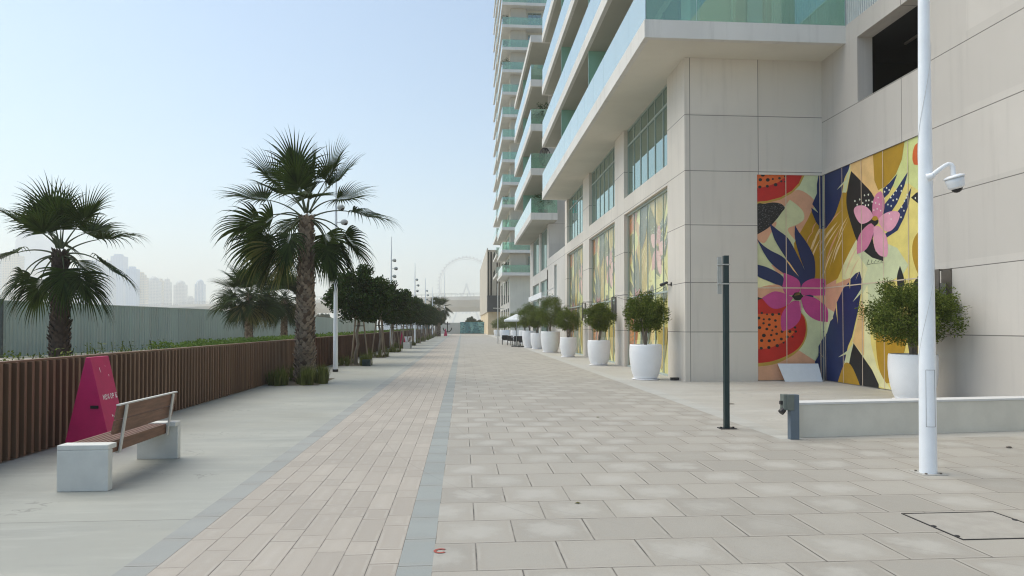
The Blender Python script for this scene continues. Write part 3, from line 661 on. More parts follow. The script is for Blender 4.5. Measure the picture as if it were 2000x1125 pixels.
for k in range(4): m.tube([(IX + 1.2, 15.9 + k * .35, OZ1), (IX + 1.2, 15.9 + k * .35, OZ1 - .25)], .012, 6)
m.build('pipe', 'bronze', B1)
# rib railing over the side band
m = MB()
for k in range(46): m.box(IX + .05, IX + .10, 14.7 + k * .1, 14.75 + k * .1, OZ1 + .55, OZ1 + 1.75)
m.box(IX + .03, IX + .12, 14.6, 19.3, OZ1 + 1.75, OZ1 + 1.8)
m.build('bar_railing', 'ribwhite', B1)
# mural panels on front and side wall
art_mesh(lambda a, z, d: (X0 + a, YF + .03 - d, z), 0).build('mural', PM, B1, label='narrow mural panel with cut fruit and magenta flower on the front wall')
art_mesh(lambda a, z, d: (IX + .03 - d, YF - (a - SC_), z), 1).build('mural', PM, B1, label='wide mural panel with pale pink flower and navy leaves on the side wall')
# bay murals behind shop glass, windows above
for bi, (a, b) in enumerate(bays):
    sh = MB(); fr = MB(); L = b - a
    fr.box(FX + .12, FX + .2, a, b, 0, .06); fr.box(FX + .12, FX + .2, a, b, 6.04, 6.12)
    for k in range(7):
        yy = a + .03 + (L - .06) * k / 6; fr.box(FX + .145, FX + .19, yy - .014, yy + .014, .06, 6.04)
    fr.box(FX + .125, FX + .195, a, b, 2.72, 2.78)
    o = fr.build('shopfront', 'frame', B1)
    art_mesh(lambda u, z, d, b=b, L=L: (FX + .24 - d, b - u / STOT * L, z), None, False).build('mural', PMW, o)
    p = MB(); p.add([(FX + .16, a, .06), (FX + .16, b, .06), (FX + .16, b, 6.04), (FX + .16, a, 6.04)], [(0, 1, 2, 3)]); p.build('pane', 'shop_glass', o)
    bk = MB(); bk.box(FX + .27, FX + .4, a, b, 0, 6.12); bk.build('backing', 'dark', o)
    w_ = MB()
    w_.box(FX + .14, FX + .24, a, b, 6.78, 6.84); w_.box(FX + .14, FX + .24, a, b, 8.86, 8.92); w_.box(FX + .14, FX + .24, a, b, Z0 - .06, Z0)
    for k in range(7):
        yy = a + .03 + (L - .06) * k / 6; w_.box(FX + .155, FX + .235, yy - .02, yy + .02, 6.84, 8.86); w_.box(FX + .155, FX + .235, yy - .02, yy + .02, 8.92, Z0 - .06)
    o = w_.build('window', 'frame', B1)
    p = MB(); p.box(FX + .18, FX + .2, a, b, 6.84, Z0 - .06); p.build('pane', 'window', o)

def balconies(root, X0b, Y0, Y1, floors, z0, pitch, xw, front=None, div=(), top_roof=True, st=ST, gh=1.1, lip=True):
    """slabs with glass balustrades; front = x extent of the slab on the camera side"""
    for k in range(floors):
        z = z0 + k * pitch; last = k == floors - 1
        m = MB(); m.box(X0b, xw + .02, Y0, Y1, z, z + st)
        if front: m.box(xw + .02, front, Y0, Y0 + (1.8 if front > 1 else 0), z, z + st)
        m.box(X0b + .16, xw, Y0 + .16, Y1 - .16, z - .004, z, 1)
        m.build('balcony_slab', ['slab', 'soffit_shade'], root)
        if last and top_roof: continue
        g = MB(); n = max(1, round((Y1 - Y0) / 1.9)); zt = z + st
        for j in range(n):
            a = Y0 + .03 + (Y1 - Y0 - .06) * j / n; b = Y0 + .03 + (Y1 - Y0 - .06) * (j + 1) / n
            g.box(X0b + .03, X0b + .045, a + .008, b - .008, zt, zt + gh)
        xe = front if front else xw
        n = max(1, round((xe - X0b) / 1.45))
        for j in range(n):
            a = X0b + .05 + (xe - X0b - .05) * j / n; b = X0b + .05 + (xe - X0b - .05) * (j + 1) / n
            g.box(a + .006, b - .006, Y0 + .03, Y0 + .045, zt, zt + gh, 1)
        g.build('glass_balustrade', ['rail_side', 'rail_glass'], root)
        for dy in div:
            g = MB(); g.box(X0b + .17, xw, dy - .02, dy, zt, z + pitch - .01); g.box(X0b + .14, X0b + .17, dy - .03, dy + .01, zt, z + pitch - .01)
            g.build('balcony_divider', 'divider', root)
SX = 4.98
m = MB(); m.box(SX, FX + wt, 18.3, 42.5, Z0, Z0 + ST); m.box(FX + wt, IX + .01, 18.3, 20.1, Z0, Z0 + ST)
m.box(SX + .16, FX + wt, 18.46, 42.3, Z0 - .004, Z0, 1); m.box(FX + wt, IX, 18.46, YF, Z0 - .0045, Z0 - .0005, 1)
m.build('balcony_slab', ['slab', 'soffit'], B1)
XW = 6.95
balconies(B1, SX, 18.3, 42.5, 4, Z0 + PITCH, PITCH, XW, IX, (27.4, 35.0), False)
# first floor balustrade and dividers
g = MB(); zt = Z0 + ST
for j in range(13):
    a = 18.33 + 24.14 * j / 13; g.box(SX + .03, SX + .045, a + .008, a + 24.14 / 13 - .008, zt, zt + 1.15)
for j in range(4):
    a = SX + .05 + (IX - SX - .05) * j / 4; g.box(a + .006, a + (IX - SX - .05) / 4 - .006, 18.33, 18.345, zt, zt + 1.15, 1)
g.build('glass_balustrade', ['rail_side', 'rail_glass'], B1)
for dy in (27.4, 35.0):
    g = MB(); g.box(SX + .17, XW, dy - .02, dy, zt, Z0 + PITCH - .01); g.box(SX + .14, SX + .17, dy - .03, dy + .01, zt, Z0 + PITCH - .01); g.build('balcony_divider', 'divider', B1)
# upper body of block
m = MB(); m.box(XW, 14, 20.3, 43.0, Z0 + ST, Z0 + 5 * PITCH + 1); m.build('upper_wall', 'wall_far', B1)
for k in range(5):
    for y0_ in (21.2, 28.6, 36.2):
        z = Z0 + k * PITCH + ST; w_ = MB(); w_.box(XW - .05, XW - .002, y0_, y0_ + 5, z + .02, z + 2.35)
        for q in range(1, 3): w_.box(XW - .09, XW - .05, y0_ + q * 5 / 3 - .04, y0_ + q * 5 / 3 + .04, z + .02, z + 2.35)
        o = w_.build('window', 'frame_dark', B1)
        p = MB(); p.box(XW - .065, XW - .052, y0_ + .06, y0_ + 4.94, z + .08, z + 2.29); p.build('pane', 'window', o)
# front of first floor behind the green glass: window and ribbed screen
z = Z0 + ST
w_ = MB(); w_.box(7.15, 7.2, 20.2, 20.28, z, z + 2.6); w_.box(9.3, 9.35, 20.2, 20.28, z, z + 2.6); w_.box(8.2, 8.25, 20.2, 20.28, z, z + 2.6); w_.box(7.2, 9.3, 20.2, 20.28, z + 2.55, z + 2.6)
o = w_.build('window', 'frame', B1); p = MB(); p.box(7.2, 9.3, 20.24, 20.26, z, z + 2.55); p.build('pane', 'window', o)
m = MB()
for k in range(26): m.box(9.35 + k * .055, 9.38 + k * .055, 19.9, 19.95, z, z + 2.6)
m.build('louvre_screen', 'ribwhite', B1)
# podium wall continuing to block two
B1p = MB()
B1p.box(FX, FX + wt, 43.1, 47.0, 0, 5.95); B1p.box(FX, FX + wt, 48.2, 52.3, 0, 5.95); B1p.box(FX, FX + wt, 47.0, 48.2, 0, 2.6); B1p.box(FX + .01, FX + wt, 43.1, 52.4, 5.95, 6.75)
B1p.box(FX + wt, 14, 43.1, 52.4, 6.3, 6.7)
B1p.build('podium_wall', 'wall_far', B1)
w_ = MB(); w_.box(FX + .12, FX + .2, 47.0, 47.08, 2.6, 5.95); w_.box(FX + .12, FX + .2, 48.12, 48.2, 2.6, 5.95)
o = w_.build('window', 'frame', B1); p = MB(); p.box(FX + .15, FX + .17, 47.08, 48.12, 2.6, 5.95); p.build('pane', 'window', o)

# ================================================================= SECOND BLOCK
B2 = thing('apartment_building', 'middle beige apartment block with three long glass balconies beyond the murals', 'building', (FX, 52.4, 0), group=None)
m = MB()
m.box(FX + .01, 14, 51.35, 51.8, 6.76, 26)
bz = [(52.4, 56.8), (58.0, 63.0)]
for a, b in ((51.8, 52.4), (56.8, 58.0), (63.0, 65.4)): m.box(FX, FX + wt, a, b, 0, 9.45)
for a, b in bz: m.box(FX + .003, FX + wt, a, b, 5.3, 6.2)
m.box(XW, 14, 51.8, 65.3, 9.9, 26); m.box(FX + wt, 14, 65.0, 65.4, 0, 9.45)
m.build('wall', 'wall_far', B2)
for a, b in bz:
    for z0_, z1_ in ((0, 5.3), (6.2, 9.4)):
        w_ = MB(); w_.box(FX + .12, FX + .2, a, b, z1_ - .07, z1_); w_.box(FX + .12, FX + .2, a, b, z0_, z0_ + .07)
        for k in range(6):
            yy = a + .03 + (b - a - .06) * k / 5; w_.box(FX + .13, FX + .2, yy - .03, yy + .03, z0_ + .07, z1_ - .07)
        o = w_.build('window', 'frame', B2); p = MB(); p.box(FX + .16, FX + .18, a, b, z0_ + .07, z1_ - .07); p.build('pane', 'window', o)
balconies(B2, SX, 49.6, 65.3, 5, Z0 - .12, PITCH - .03, XW, None, (57.4,), True)
for k in range(1, 5):
    for y0_ in (52.5, 58.3):
        z = Z0 - .12 + k * (PITCH - .03) - PITCH + ST + .05
        w_ = MB(); w_.box(XW - .05, XW - .002, y0_, y0_ + 4.6, z + .02, z + 2.35); o = w_.build('window', 'frame_dark', B2)
        p = MB(); p.box(XW - .065, XW - .052, y0_ + .1, y0_ + 4.5, z + .08, z + 2.29); p.build('pane', 'window', o)
for y_ in (44.5,):
    t = thing('shop_canopy', 'white flat canopy above the olive trees between the near and middle blocks', 'canopy', (FX, 50, 3.6))
    m = MB(); m.box(FX - 1.1, FX - .003, 46.5, 55.2, 3.62, 3.72); m.build('roof', 'white', t)
    m = MB(); m.box(FX - 1.15, FX - 1.1, 46.4, 55.3, 3.55, 3.95); m.build('fascia', 'white', t)
    for yy in (47.5, 51, 54.5):
        m = MB(); m.beam((FX - 1.05, yy, 3.72), (FX - .005, yy, 4.4), .04, .04); m.build('stay', 'steelcream', t)

# ================================================================= TOWER
TX, TY = 5.7, 98.0
B3 = thing('apartment_tower', 'tall slim apartment tower with stacked glass balconies at the far end of the row', 'tower', (TX, TY, 0))
m = MB(); m.box(6.95, 16, TY + 1.6, 126, 0, 62)
m.build('wall', 'tower_wall', B3)
for k in range(16):
    z = 8.95 + k * 3.27; fl = k
    m = MB(); m.box(TX, 6.97, TY, TY + 13.8, z, z + .42); m.box(6.97, 12.5, TY, TY + 1.62, z, z + .42); m.build('balcony_slab', 'tower_wall' if False else 'slab', B3)
    g = MB(); g.box(TX + .03, TX + .05, TY, TY + 13.8, z + .42, z + 1.5)
    for j in range(5): g.box(TX + .06 + j * 1.35, TX + .06 + j * 1.35 + 1.33, TY + .03, TY + .05, z + .42, z + 1.5, 1)
    g.build('glass_balustrade', ['rail_side', 'rail_glass'], B3)
    m = MB(); m.box(TX, 6.97, TY + 17, 126.5, z + 1.2, z + 1.62); m.build('balcony_slab', 'slab', B3)
    g = MB(); g.box(TX + .03, TX + .05, TY + 17, 126.5, z + 1.62, z + 2.7); g.box(TX + .05, 6.9, TY + 17.03, TY + 17.05, z + 1.62, z + 2.7); g.build('glass_balustrade', ['rail_side', 'rail_glass'], B3)
    if k < 15:
        # beige bay and window behind the balcony
        m = MB(); m.box(7.0, 9.3, TY + .95, TY + 1.6, z + .43, z + 3.26); m.build('bay_wall', 'beige', B3)
        w_ = MB(); w_.box(9.6, 11.6, TY + 1.53, TY + 1.598, z + .6, z + 2.9); o = w_.build('window', 'frame', B3)
        p = MB()
        for j in range(3):
            for q in range(2): p.box(9.66 + j * .65, 10.25 + j * .65, TY + 1.50, TY + 1.52, z + .66 + q * 1.12, z + 1.7 + q * 1.12)
        p.build('pane', 'window', o)
        w_ = MB(); w_.box(6.87, 6.948, TY + 3, TY + 7, z + .45, z + 2.7); w_.box(6.87, 6.948, TY + 8.5, TY + 12.5, z + .45, z + 2.7); w_.build('window', 'window', B3)
m = MB()
for yy in (TY + 1.7, TY + 6.3, TY + 11, TY + 16, TY + 20.5, TY + 25): m.box(6.9, 6.98, yy, yy + 1.6, 0, 8.9)
for yy in (TY + 3.4, TY + 8, TY + 12.7): m.box(6.93, 6.97, yy, yy + 2.8, 4.3, 5.2)
m.build('pier', 'wall_far', B3)
for yy in (TY + 3.4, TY + 8, TY + 12.7, TY + 17.7, TY + 22.2):
    for z0_, z1_ in ((0.1, 4.3), (5.2, 8.8)):
        p = MB(); p.box(6.92, 6.946, yy, yy + 2.7, z0_, z1_); p.build('window', 'window', B3)

# ================================================================= BEIGE BUILDING BEYOND
B4 = thing('office_building', 'beige box building with dark vertical slots and a charcoal panel beyond the tower', 'building', (4.65, 129, 0))
m = MB()
xs = [(4.65, 4.84), (5.08, 5.28), (5.62, 6.45), (6.72, 6.98), (7.25, 12)]
for a, b in xs: m.box(a, b, 129, 132, 4.3, 16.4 if a < 5 else 15.8)
m.box(4.65, 12, 132, 182, 4.3, 16.4); m.build('upper_wall', 'beige', B4)
m = MB(); m.box(4.85, 12, 129.6, 182, 0, 4.3); m.build('lower_wall', 'cream_lit', B4)
m = MB(); m.box(4.84, 7.25, 130.6, 130.9, 4.4, 15.9); m.build('dark_slot', 'dark', B4)
m = MB(); m.box(4.7, 8.8, 128.2, 128.98, 4.35, 7.4); m.build('charcoal_panel', 'charcoal', B4)

# ================================================================= END WALL, BRIDGE, WHEEL, SKYLINE
t = thing('end_hoarding', 'low grey wall with a teal picture panel closing the end of the promenade', 'wall', (0, 144, 0))
m = MB(); m.box(-5.5, 4.6, 144, 144.2, 0, 2.35); m.build('grey_panel', 'greywall', t)
s_ = NT('teal_picture'); p_ = s_.pos(); n_ = s_.noise(p_, .9, 3); n2_ = s_.noise(s_.scale(p_, (1, 1, 1.6)), 2.3, 2)
cc = s_.mix(s_.ramp(n_, .42, .6), (.03, .16, .19), (.16, .36, .36)); cc = s_.mix(s_.ramp(n2_, .54, .6), cc, (.012, .05, .08)); s_.bsdf(cc, .5)
m = MB(); m.box(-.45, 4.55, 143.93, 143.99, .1, 2.5); m.build('picture_panel', s_.m, t)
def bridge():
    t = thing('road_bridge', 'pale curved concrete footbridge crossing behind the end of the promenade', 'bridge', (0, 243, 0))
    path = [(60, 225), (30, 232), (0, 243), (-28, 258), (-59, 277), (-92, 304), (-127, 338), (-190, 405), (-260, 480)]
    prof = [(-4, 0), (4, 0), (4, -1.2), (2.6, -3.6), (1.2, -5.2), (-1.2, -5.2), (-2.6, -3.6), (-4, -1.2)]
    vs = []; n = len(prof)
    for i, (x, y) in enumerate(path):
        a = Vector(path[max(i - 1, 0)]); b = Vector(path[min(i + 1, len(path) - 1)]); d = (b - a).normalized(); nn = Vector((-d.y, d.x))
        zt = 12.0
        for u, v in prof: vs.append((x + nn.x * u, y + nn.y * u, zt + v))
    fs = []
    for i in range(len(path) - 1):
        for k in range(n): a = i * n + k; b = i * n + (k + 1) % n; fs.append((a, a + n, b + n, b))
    m = MB(); m.add(vs, fs); m.build('deck', 'bridge', t)
    r = MB()
    for i in range(len(path) - 1):
        (x, y), (x2, y2) = path[i], path[i + 1]; d = Vector((x2 - x, y2 - y)).normalized(); nn = Vector((-d.y, d.x)) * (-3.8 if True else 3.8)
        for sgn in (1, -1):
            q = nn * sgn
            r.beam((x + q.x, y + q.y, 13.1), (x2 + q.x, y2 + q.y, 13.1), .12, .12); L = math.hypot(x2 - x, y2 - y)
            k = 0
            while k < L: r.beam((x + d.x * k + q.x, y + d.y * k + q.y, 12), (x + d.x * k + q.x, y + d.y * k + q.y, 13.1), .08, .08); k += 2.4
    r.build('railing', 'steelcream', t)
    for x, y in ((-59, 277), (45, 228), (-165, 378)): p = MB(); p.tube([(x, y, 0), (x, y, 8)], 1.3, 16); p.build('pier', 'bridge', t)
bridge()
def wheel():
    c = Vector((14.8, 2500, 153)); Rr = 99
    t = thing('ferris_wheel', 'huge pale ferris wheel fading in the haze above the end of the promenade', 'ferris wheel', (c.x, c.y, 0))
    m = MB(); pts = [(c.x + Rr * math.cos(a), c.y, c.z + Rr * math.sin(a)) for a in [2 * math.pi * k / 64 for k in range(65)]]
    m.tube(pts, 2.2, 8, cap=False); pts = [(c.x + (Rr - 6) * math.cos(a), c.y, c.z + (Rr - 6) * math.sin(a)) for a in [2 * math.pi * k / 64 for k in range(65)]]
    m.tube(pts, 1.0, 6, cap=False); m.build('rim', 'wheelsteel', t)
    m = MB()
    for k in range(24):
        a = 2 * math.pi * k / 24; m.tube([(c.x, c.y, c.z), (c.x + Rr * math.cos(a), c.y, c.z + Rr * math.sin(a))], .18, 4)
    m.build('spokes', 'wheelsteel', t)
    m = MB(); m.tube([(c.x, c.y - 8, c.z), (c.x, c.y + 8, c.z)], 5, 14); m.build('hub', 'wheelsteel', t)
    for sx in (-1, 1):
        for sy in (-1, 1): m = MB(); m.tube([(c.x + sx * 55, c.y + sy * 30, 0), (c.x, c.y + sy * 7, c.z)], 3, 8); m.build('leg', 'wheelsteel', t)
    for k in range(48):
        a = 2 * math.pi * k / 48; m = MB(); m.ball((c.x + (Rr + 4.5) * math.cos(a), c.y, c.z + (Rr + 4.5) * math.sin(a)), 3.8, n=8, sq=(1, 1.6, .8)); m.build('cabin', 'wheelsteel', t)
wheel()
def facade(name, col, glassc, fh=4.0, fw=4.0, tall=False):
    s = NT(name); p = s.pos(); x, y, z = s.sep(p)
    fz = s.math('FRACT', s.math('DIVIDE', z, fh)); fx = s.math('FRACT', s.math('DIVIDE', s.math('ADD', x, y), fw))
    a = s.math('GREATER_THAN', fz, .4); b = s.math('GREATER_THAN', fx, .35)
    mk = b if tall else s.math('MULTIPLY', a, b)
    s.bsdf(s.mix(mk, col, glassc), .4); return s.m
FA = [facade('blue_glass', (.36, .54, .78), (.24, .42, .68), tall=True), facade('cream_tower', (.75, .62, .42), (.30, .28, .26)), facade('pale_tower', (.60, .60, .58), (.22, .27, .32)), facade('white_blue', (.66, .72, .78), (.08, .24, .44), tall=True)]
TW = [ # px0, px1, ytop, dist, facade, roof, label
    (-30, 8, 505, 1750, 2, 'f', 'pale tower at the left edge of the skyline'), (5, 34, 498, 1700, 1, 'f', 'cream tower left of the big blue glass tower'), (30, 68, 446, 2700, 0, 'peak', 'tallest blue glass tower with slanted top behind the left palm'),
    (50, 72, 520, 2300, 1, 's', 'cream tower in front of the tallest blue tower'), (69, 104, 470, 2600, 0, 'f', 'broad blue glass tower right behind the left palm trunk'), (128, 150, 520, 1700, 2, 's', 'pale stepped tower just right of the left palm trunk'),
    (152, 192, 512, 1650, 3, 'f', 'white and blue striped tower right of the left palm trunk'), (193, 218, 503, 1800, 3, 's', 'slender white and blue tower beside the tall blue slab'), (216, 241, 500, 1900, 0, 'f', 'tall blue glass slab right of the left palm crown'),
    (246, 266, 525, 1700, 0, 'f', 'blue glass tower joined to a cream tower'), (265, 284, 531, 1720, 1, 'step', 'cream tower with stepped crown beside the blue glass one'), (285, 308, 539, 1900, 2, 'dome', 'pale beige tower pair with small domed top'),
    (309, 318, 548, 1950, 1, 'f', 'very thin cream tower in the middle of the skyline'), (319, 332, 541, 2000, 2, 's', 'pale tower with pointed top left of the arched one'), (339, 360, 547, 2000, 2, 'dome', 'pale arched tower near the right end of the skyline'),
    (360, 380, 578, 2050, 2, 'step', 'low wide pale block between the two last towers'), (380, 397, 545, 2000, 3, 'dome', 'last bluish tower at the right end of the skyline')]
for px0, px1, yt, D, fa, roof, lb in TW:
    a = on_y(px0, yt, D); b = on_y(px1, yt, D); x0, x1, zt = a[0], b[0], a[2]; dp = (x1 - x0) * .8
    t = thing('skyscraper', lb, 'skyscraper', ((x0 + x1) / 2, D, 0), group='skyline towers')
    m = MB(); zb = zt * (.9 if roof in ('step', 'dome', 's') else (.86 if roof == 'peak' else 1)); m.box(x0, x1, D, D + dp, 0, zb); m.build('shaft', FA[fa], t)
    m = MB(); cx_ = (x0 + x1) / 2; w2 = (x1 - x0) / 2
    if roof == 'step': m.box(cx_ - w2 * .7, cx_ + w2 * .7, D + 2, D + dp * .8, zb, zb + (zt - zb) * .55); m.box(cx_ - w2 * .35, cx_ + w2 * .35, D + 4, D + dp * .6, zb + (zt - zb) * .55, zt)
    elif roof == 'dome': m.lathe([(w2 * .9 * math.cos(q), (zt - zb) * math.sin(q)) for q in [math.pi / 2 * i / 6 for i in range(7)]], 20, (cx_, D + dp / 2, zb))
    elif roof == 's': m.box(x0 + w2 * .3, cx_ + w2 * .5, D + 2, D + dp * .7, zb, zb + (zt - zb) * .6); m.tube([(cx_, D + dp / 2, zb), (cx_, D + dp / 2, zt)], [2.5, .6], 6)
    elif roof == 'peak': m.add([(x0, D, zb), (x1, D, zb), (x1, D + dp, zb), (x0, D + dp, zb), (x0 + w2 * .2, D, zb + (zt - zb) * .4), (x1, D, zt + 18), (x1, D + dp, zt + 18), (x0 + w2 * .2, D + dp, zb + (zt - zb) * .4)], [(0, 1, 5, 4), (1, 2, 6, 5), (2, 3, 7, 6), (3, 0, 4, 7), (4, 5, 6, 7)])
    else: m.box(x0 + w2 * .4, x1 - w2 * .5, D + 3, D + dp * .7, zb, zb + 6)
    m.build('roof', FA[fa], t)
# low shore line under the towers
sheet('sea', -2900, 600, 320, 1400, -.008, plain('sea_water', (.10, .16, .18), .25, .1, .02, .3, coord='pos'))

# ================================================================= LEFT: FENCE, HOARDINGS
FENX = -5.42; FH = 1.19
def planter_fence(y0, y1, label, mat, pitch, fw, name='slatted_planter_wall'):
    t = thing(name, label, 'fence', (FENX, y0, 0))
    m = MB(); y = y0 + .02; rr = random.Random(4)
    while y < y1 - fw: m.box(FENX - .01 - .075, FENX - .01, y, y + fw, .01, FH - .02 + rr.uniform(-.004, .004)); y += pitch
    m.build('slats', mat, t)
    m = MB(); m.box(FENX - .16, FENX - .10, y0, y1, 0, FH - .03); m.build('backing_wall', 'finback', t)
    m = MB(); m.box(FENX - .16, FENX - .05, y0, y1, FH - .018, FH + .006); m.build('top_rail', 'fin', t)
    return t
planter_fence(-4, 23.6, 'long dark brown slatted planter wall behind the bench and the magenta box', 'fin', .15, .05)
planter_fence(23.62, 131, 'rusty brown planter wall running on behind the row of clipped trees', 'finrust', .30, .13)
def hoarding(a, b, label, h=2.95, post=True):
    t = thing('metal_hoarding', label, 'fence', (a[0], a[1], 0)); A = Vector(a); B = Vector(b); L = (B - A).length; d = (B - A) / L; n = Vector((d.y, -d.x))
    m = MB(); k = 0; P = .25; pts = []
    while k < L:
        for u, v in ((0, 0), (.10, 0), (.13, .045), (.22, .045)): pts.append(A + d * min(L, k + u) + n * v)
        k += P
    vs = []
    for p in pts: vs += [(p.x, p.y, 0), (p.x, p.y, h - .06)]
    m.add(vs, [(2 * i, 2 * i + 2, 2 * i + 3, 2 * i + 1) for i in range(len(pts) - 1)]); m.build('corrugated_sheet', 'hoarding', t)
    m = MB(); o2 = n * .02; m.beam((A.x + o2.x, A.y + o2.y, h - .03), (B.x + o2.x, B.y + o2.y, h - .03), .09, .06); m.build('top_rail', 'hoarding', t)
    if not post: return
    q = A + n * .12; m = MB(); m.box(q.x - .07, q.x + .07, q.y - .07, q.y + .07, 0, h + .06); m.build('post', 'greenpost', t)
hoarding((-23.65, 36.75), (-19.6, 57.5), 'grey green corrugated site hoarding nearest the left palm')
hoarding((-19.58, 57.55), (-21.0, 170), 'paler corrugated hoarding running away behind the small palms', 2.9, False)
for i in range(4):
    xx = -10.6 + i * 1.33; t = thing('site_board', ['white site board seen under the clipped trees, leftmost of four', 'second white site board from the left under the trees', 'third white site board from the left under the trees', 'rightmost white site board, next to the teal panels'][i], 'board', (xx, 92, 0), group='white site boards')
    m = MB(); m.box(xx, xx + 1.25, 92, 92.05, .7, 2.15); m.build('panel', 'white', t); m = MB(); m.box(xx + .05, xx + .11, 92.05, 92.1, 0, 2.2); m.box(xx + 1.1, xx + 1.16, 92.05, 92.1, 0, 2.2); m.build('post', 'galv', t)
    m = MB(); m.box(xx + .2, xx + .95, 91.985, 91.998, 1.75, 1.8); m.box(xx + .2, xx + .7, 91.985, 91.998, 1.6, 1.64); m.build('printed_lines', 'greywall', t)
for i in range(3):
    xx = -8.8 + i * 1.15; t = thing('teal_board', ['teal hoarding panel behind the far trees, left one', 'teal hoarding panel behind the far trees, middle one', 'teal hoarding panel behind the far trees, right one'][i], 'board', (xx, 112, 0), group='teal boards')
    m = MB(); m.box(xx, xx + 1.12, 112, 112.05, .1, 2.2); m.build('panel', 'tealpanel', t); m = MB(); m.box(xx, xx + .06, 112.05, 112.1, 0, 2.25); m.build('post', 'galv', t)

# ================================================================= BENCH + MAGENTA SIGN BOX
def make_bench(label, loc, rz=0, group=None):
    """long axis y from 0 to 1.86, seat faces -x, origin at the near right corner of the near leg block"""
    t = thing('park_bench', label, 'bench', loc, rz, group)
    L = 1.735; W = .485; hh = .455
    for a, b, top in ((0, .09, (0, .17)), (L - .09, L, (L - .17, L))):
        m = MB(); m.box(-W, 0, a, b, 0, hh - .05); m.box(-W, .0, top[0], top[1], hh - .05, hh); m.build('concrete_leg', 'concrete', t, True, bevel=.008)
    for k in range(6):
        m = MB(); x = -W + .02 + k * .056; m.box(x, x + .042, .172, L - .172, hh - .045, hh - .01); m.build('seat_slat', 'wood', t, True, bevel=.004)
    m = MB(); m.box(-.135, -.105, .172, L - .172, hh - .13, hh - .012); m.build('side_board', 'wood', t, True, bevel=.004)
    m = MB(); m.box(-W + .04, -W + .08, .09, L - .09, hh - .09, hh - .046); m.box(-.18, -.138, .09, L - .09, hh - .12, hh - .046); m.build('seat_frame', 'steelcream', t, True)
    lean = .20; bx = -.105; bh = .142
    for k in range(2):
        z0 = hh + .055 + k * (bh + .008); z1 = z0 + bh
        m = MB(); x0 = bx + (z0 - hh) * lean; x1 = bx + (z1 - hh) * lean
        a = [(x0 - .035, .30, z0), (x0 - .004, .30, z0), (x1 - .004, .30, z1), (x1 - .035, .30, z1)]; b = [(p[0], L - .02, p[2]) for p in a]
        m.add(a + b, [(0, 1, 2, 3), (7, 6, 5, 4), (0, 4, 5, 1), (1, 5, 6, 2), (2, 6, 7, 3), (3, 7, 4, 0)]); m.build('backrest_board', 'wood', t, True, bevel=.004)
    zt = hh + .055 + 2 * (bh + .008)
    m = MB(); x = bx + (zt - hh) * lean; m.box(x - .04, x, .30, L - .02, zt - .006, zt + .008); m.build('top_strip', 'steelcream', t, True)
    for yy in (.42, L - .17):
        m = MB(); m.beam((bx + .012, yy, hh - .14), (bx + (zt - hh) * lean + .012, yy, zt - .01), .045, .014, up=(1, 0, 0)); m.box(bx - .02, bx + .02, yy - .022, yy + .022, hh - .15, hh - .13); m.build('back_bracket', 'steelcream', t, True)
    return t
make_bench('concrete and brown timber bench with backrest in front of the magenta box', (-3.465, 6.99, 0))
make_bench('farther small bench under the clipped trees near a white box', (-3.75, 49.5, 0))
m = MB(); m.box(-4.75, -4.15, 56.0, 56.6, 0, .78)
t = thing('white_planter_box', 'square white box standing behind the far bench under the trees', 'planter box', (-4.45, 56.3, 0)); m.build('box', 'white', t)
m = MB(); m.box(-4.7, -4.2, 56.05, 56.55, .781, .80); m.build('soil', 'soil', t)

def sign_box(label, loc, sc=1, text=True):
    t = thing('tapered_sign_box', label, 'sign', loc)
    b0, b1, t0, t1, hh, D = -.61, 0.0, -.334, -.281, 1.22, .46
    m = MB(); v = [(b0, 0, 0), (b1, 0, 0), (t1, 0, hh), (t0, 0, hh)]; v = v + [(x, D, z) for x, y, z in v]
    m.add(v, [(0, 1, 2, 3), (7, 6, 5, 4), (0, 4, 5, 1), (1, 5, 6, 2), (2, 6, 7, 3), (3, 7, 4, 0)]); m.build('body', 'pink', t, True, bevel=.006)
    if not text: return t
    m = MB(); m.box(-.27, -.17, -.006, .01, .56, .60); m.build('handle_slot', 'black', t, True)
    sl = (b1 - t1) / hh
    def P(u, z, e=.004): return (b1 - sl * z + e, u, z)     # on the sloping side face, u along y
    G5 = {'N': ['10001', '11001', '10101', '10011', '10001'], 'O': ['01110', '10001', '10001', '10001', '01110'], 'W': ['10001', '10001', '10101', '11011', '10001'], 'P': ['11110', '10001', '11110', '10000', '10000'], 'n': ['11011', '10000', '11010', '10010', '11111']}
    m = MB(); u = .085; rr = random.Random(2)
    for ch in 'NOW OP n':
        if ch == ' ': u += .022; continue
        for r_, row in enumerate(G5[ch]):
            for c_, bit in enumerate(row):
                if bit == '1' and rr.random() > .04:
                    uu = u + c_ * .0086; z = .73 - r_ * .0135; m.add([P(uu, z), P(uu + .0088, z), P(uu + .0088, z - .0138), P(uu, z - .0138)], [(0, 3, 2, 1)])
        u += .053
    for uu, z, a, b in ((.15, 1.08, .015, .05), (.16, 1.04, .01, .03), (.30, 1.1, .008, .02), (.34, .98, .012, .03), (.20, .46, .02, .035), (.235, .45, .012, .05), (.26, .43, .03, .01)):
        m.add([P(uu, z), P(uu + a, z - .005), P(uu + a * .7, z - b), P(uu + .003, z - b * .8)], [(0, 3, 2, 1)])
    m.build('lettering', 'whitepaint', t, True)
    return t
sign_box('tall magenta tapered box lettered NOW OP behind the near bench', (-4.49, 9.15, 0))
sign_box('far red magenta tapered box under the clipped trees beside the white box', (-4.35, 53.6, 0), text=False)
sign_box('small magenta tapered box at the very end of the tree row', (-2.45, 113, 0), text=False)
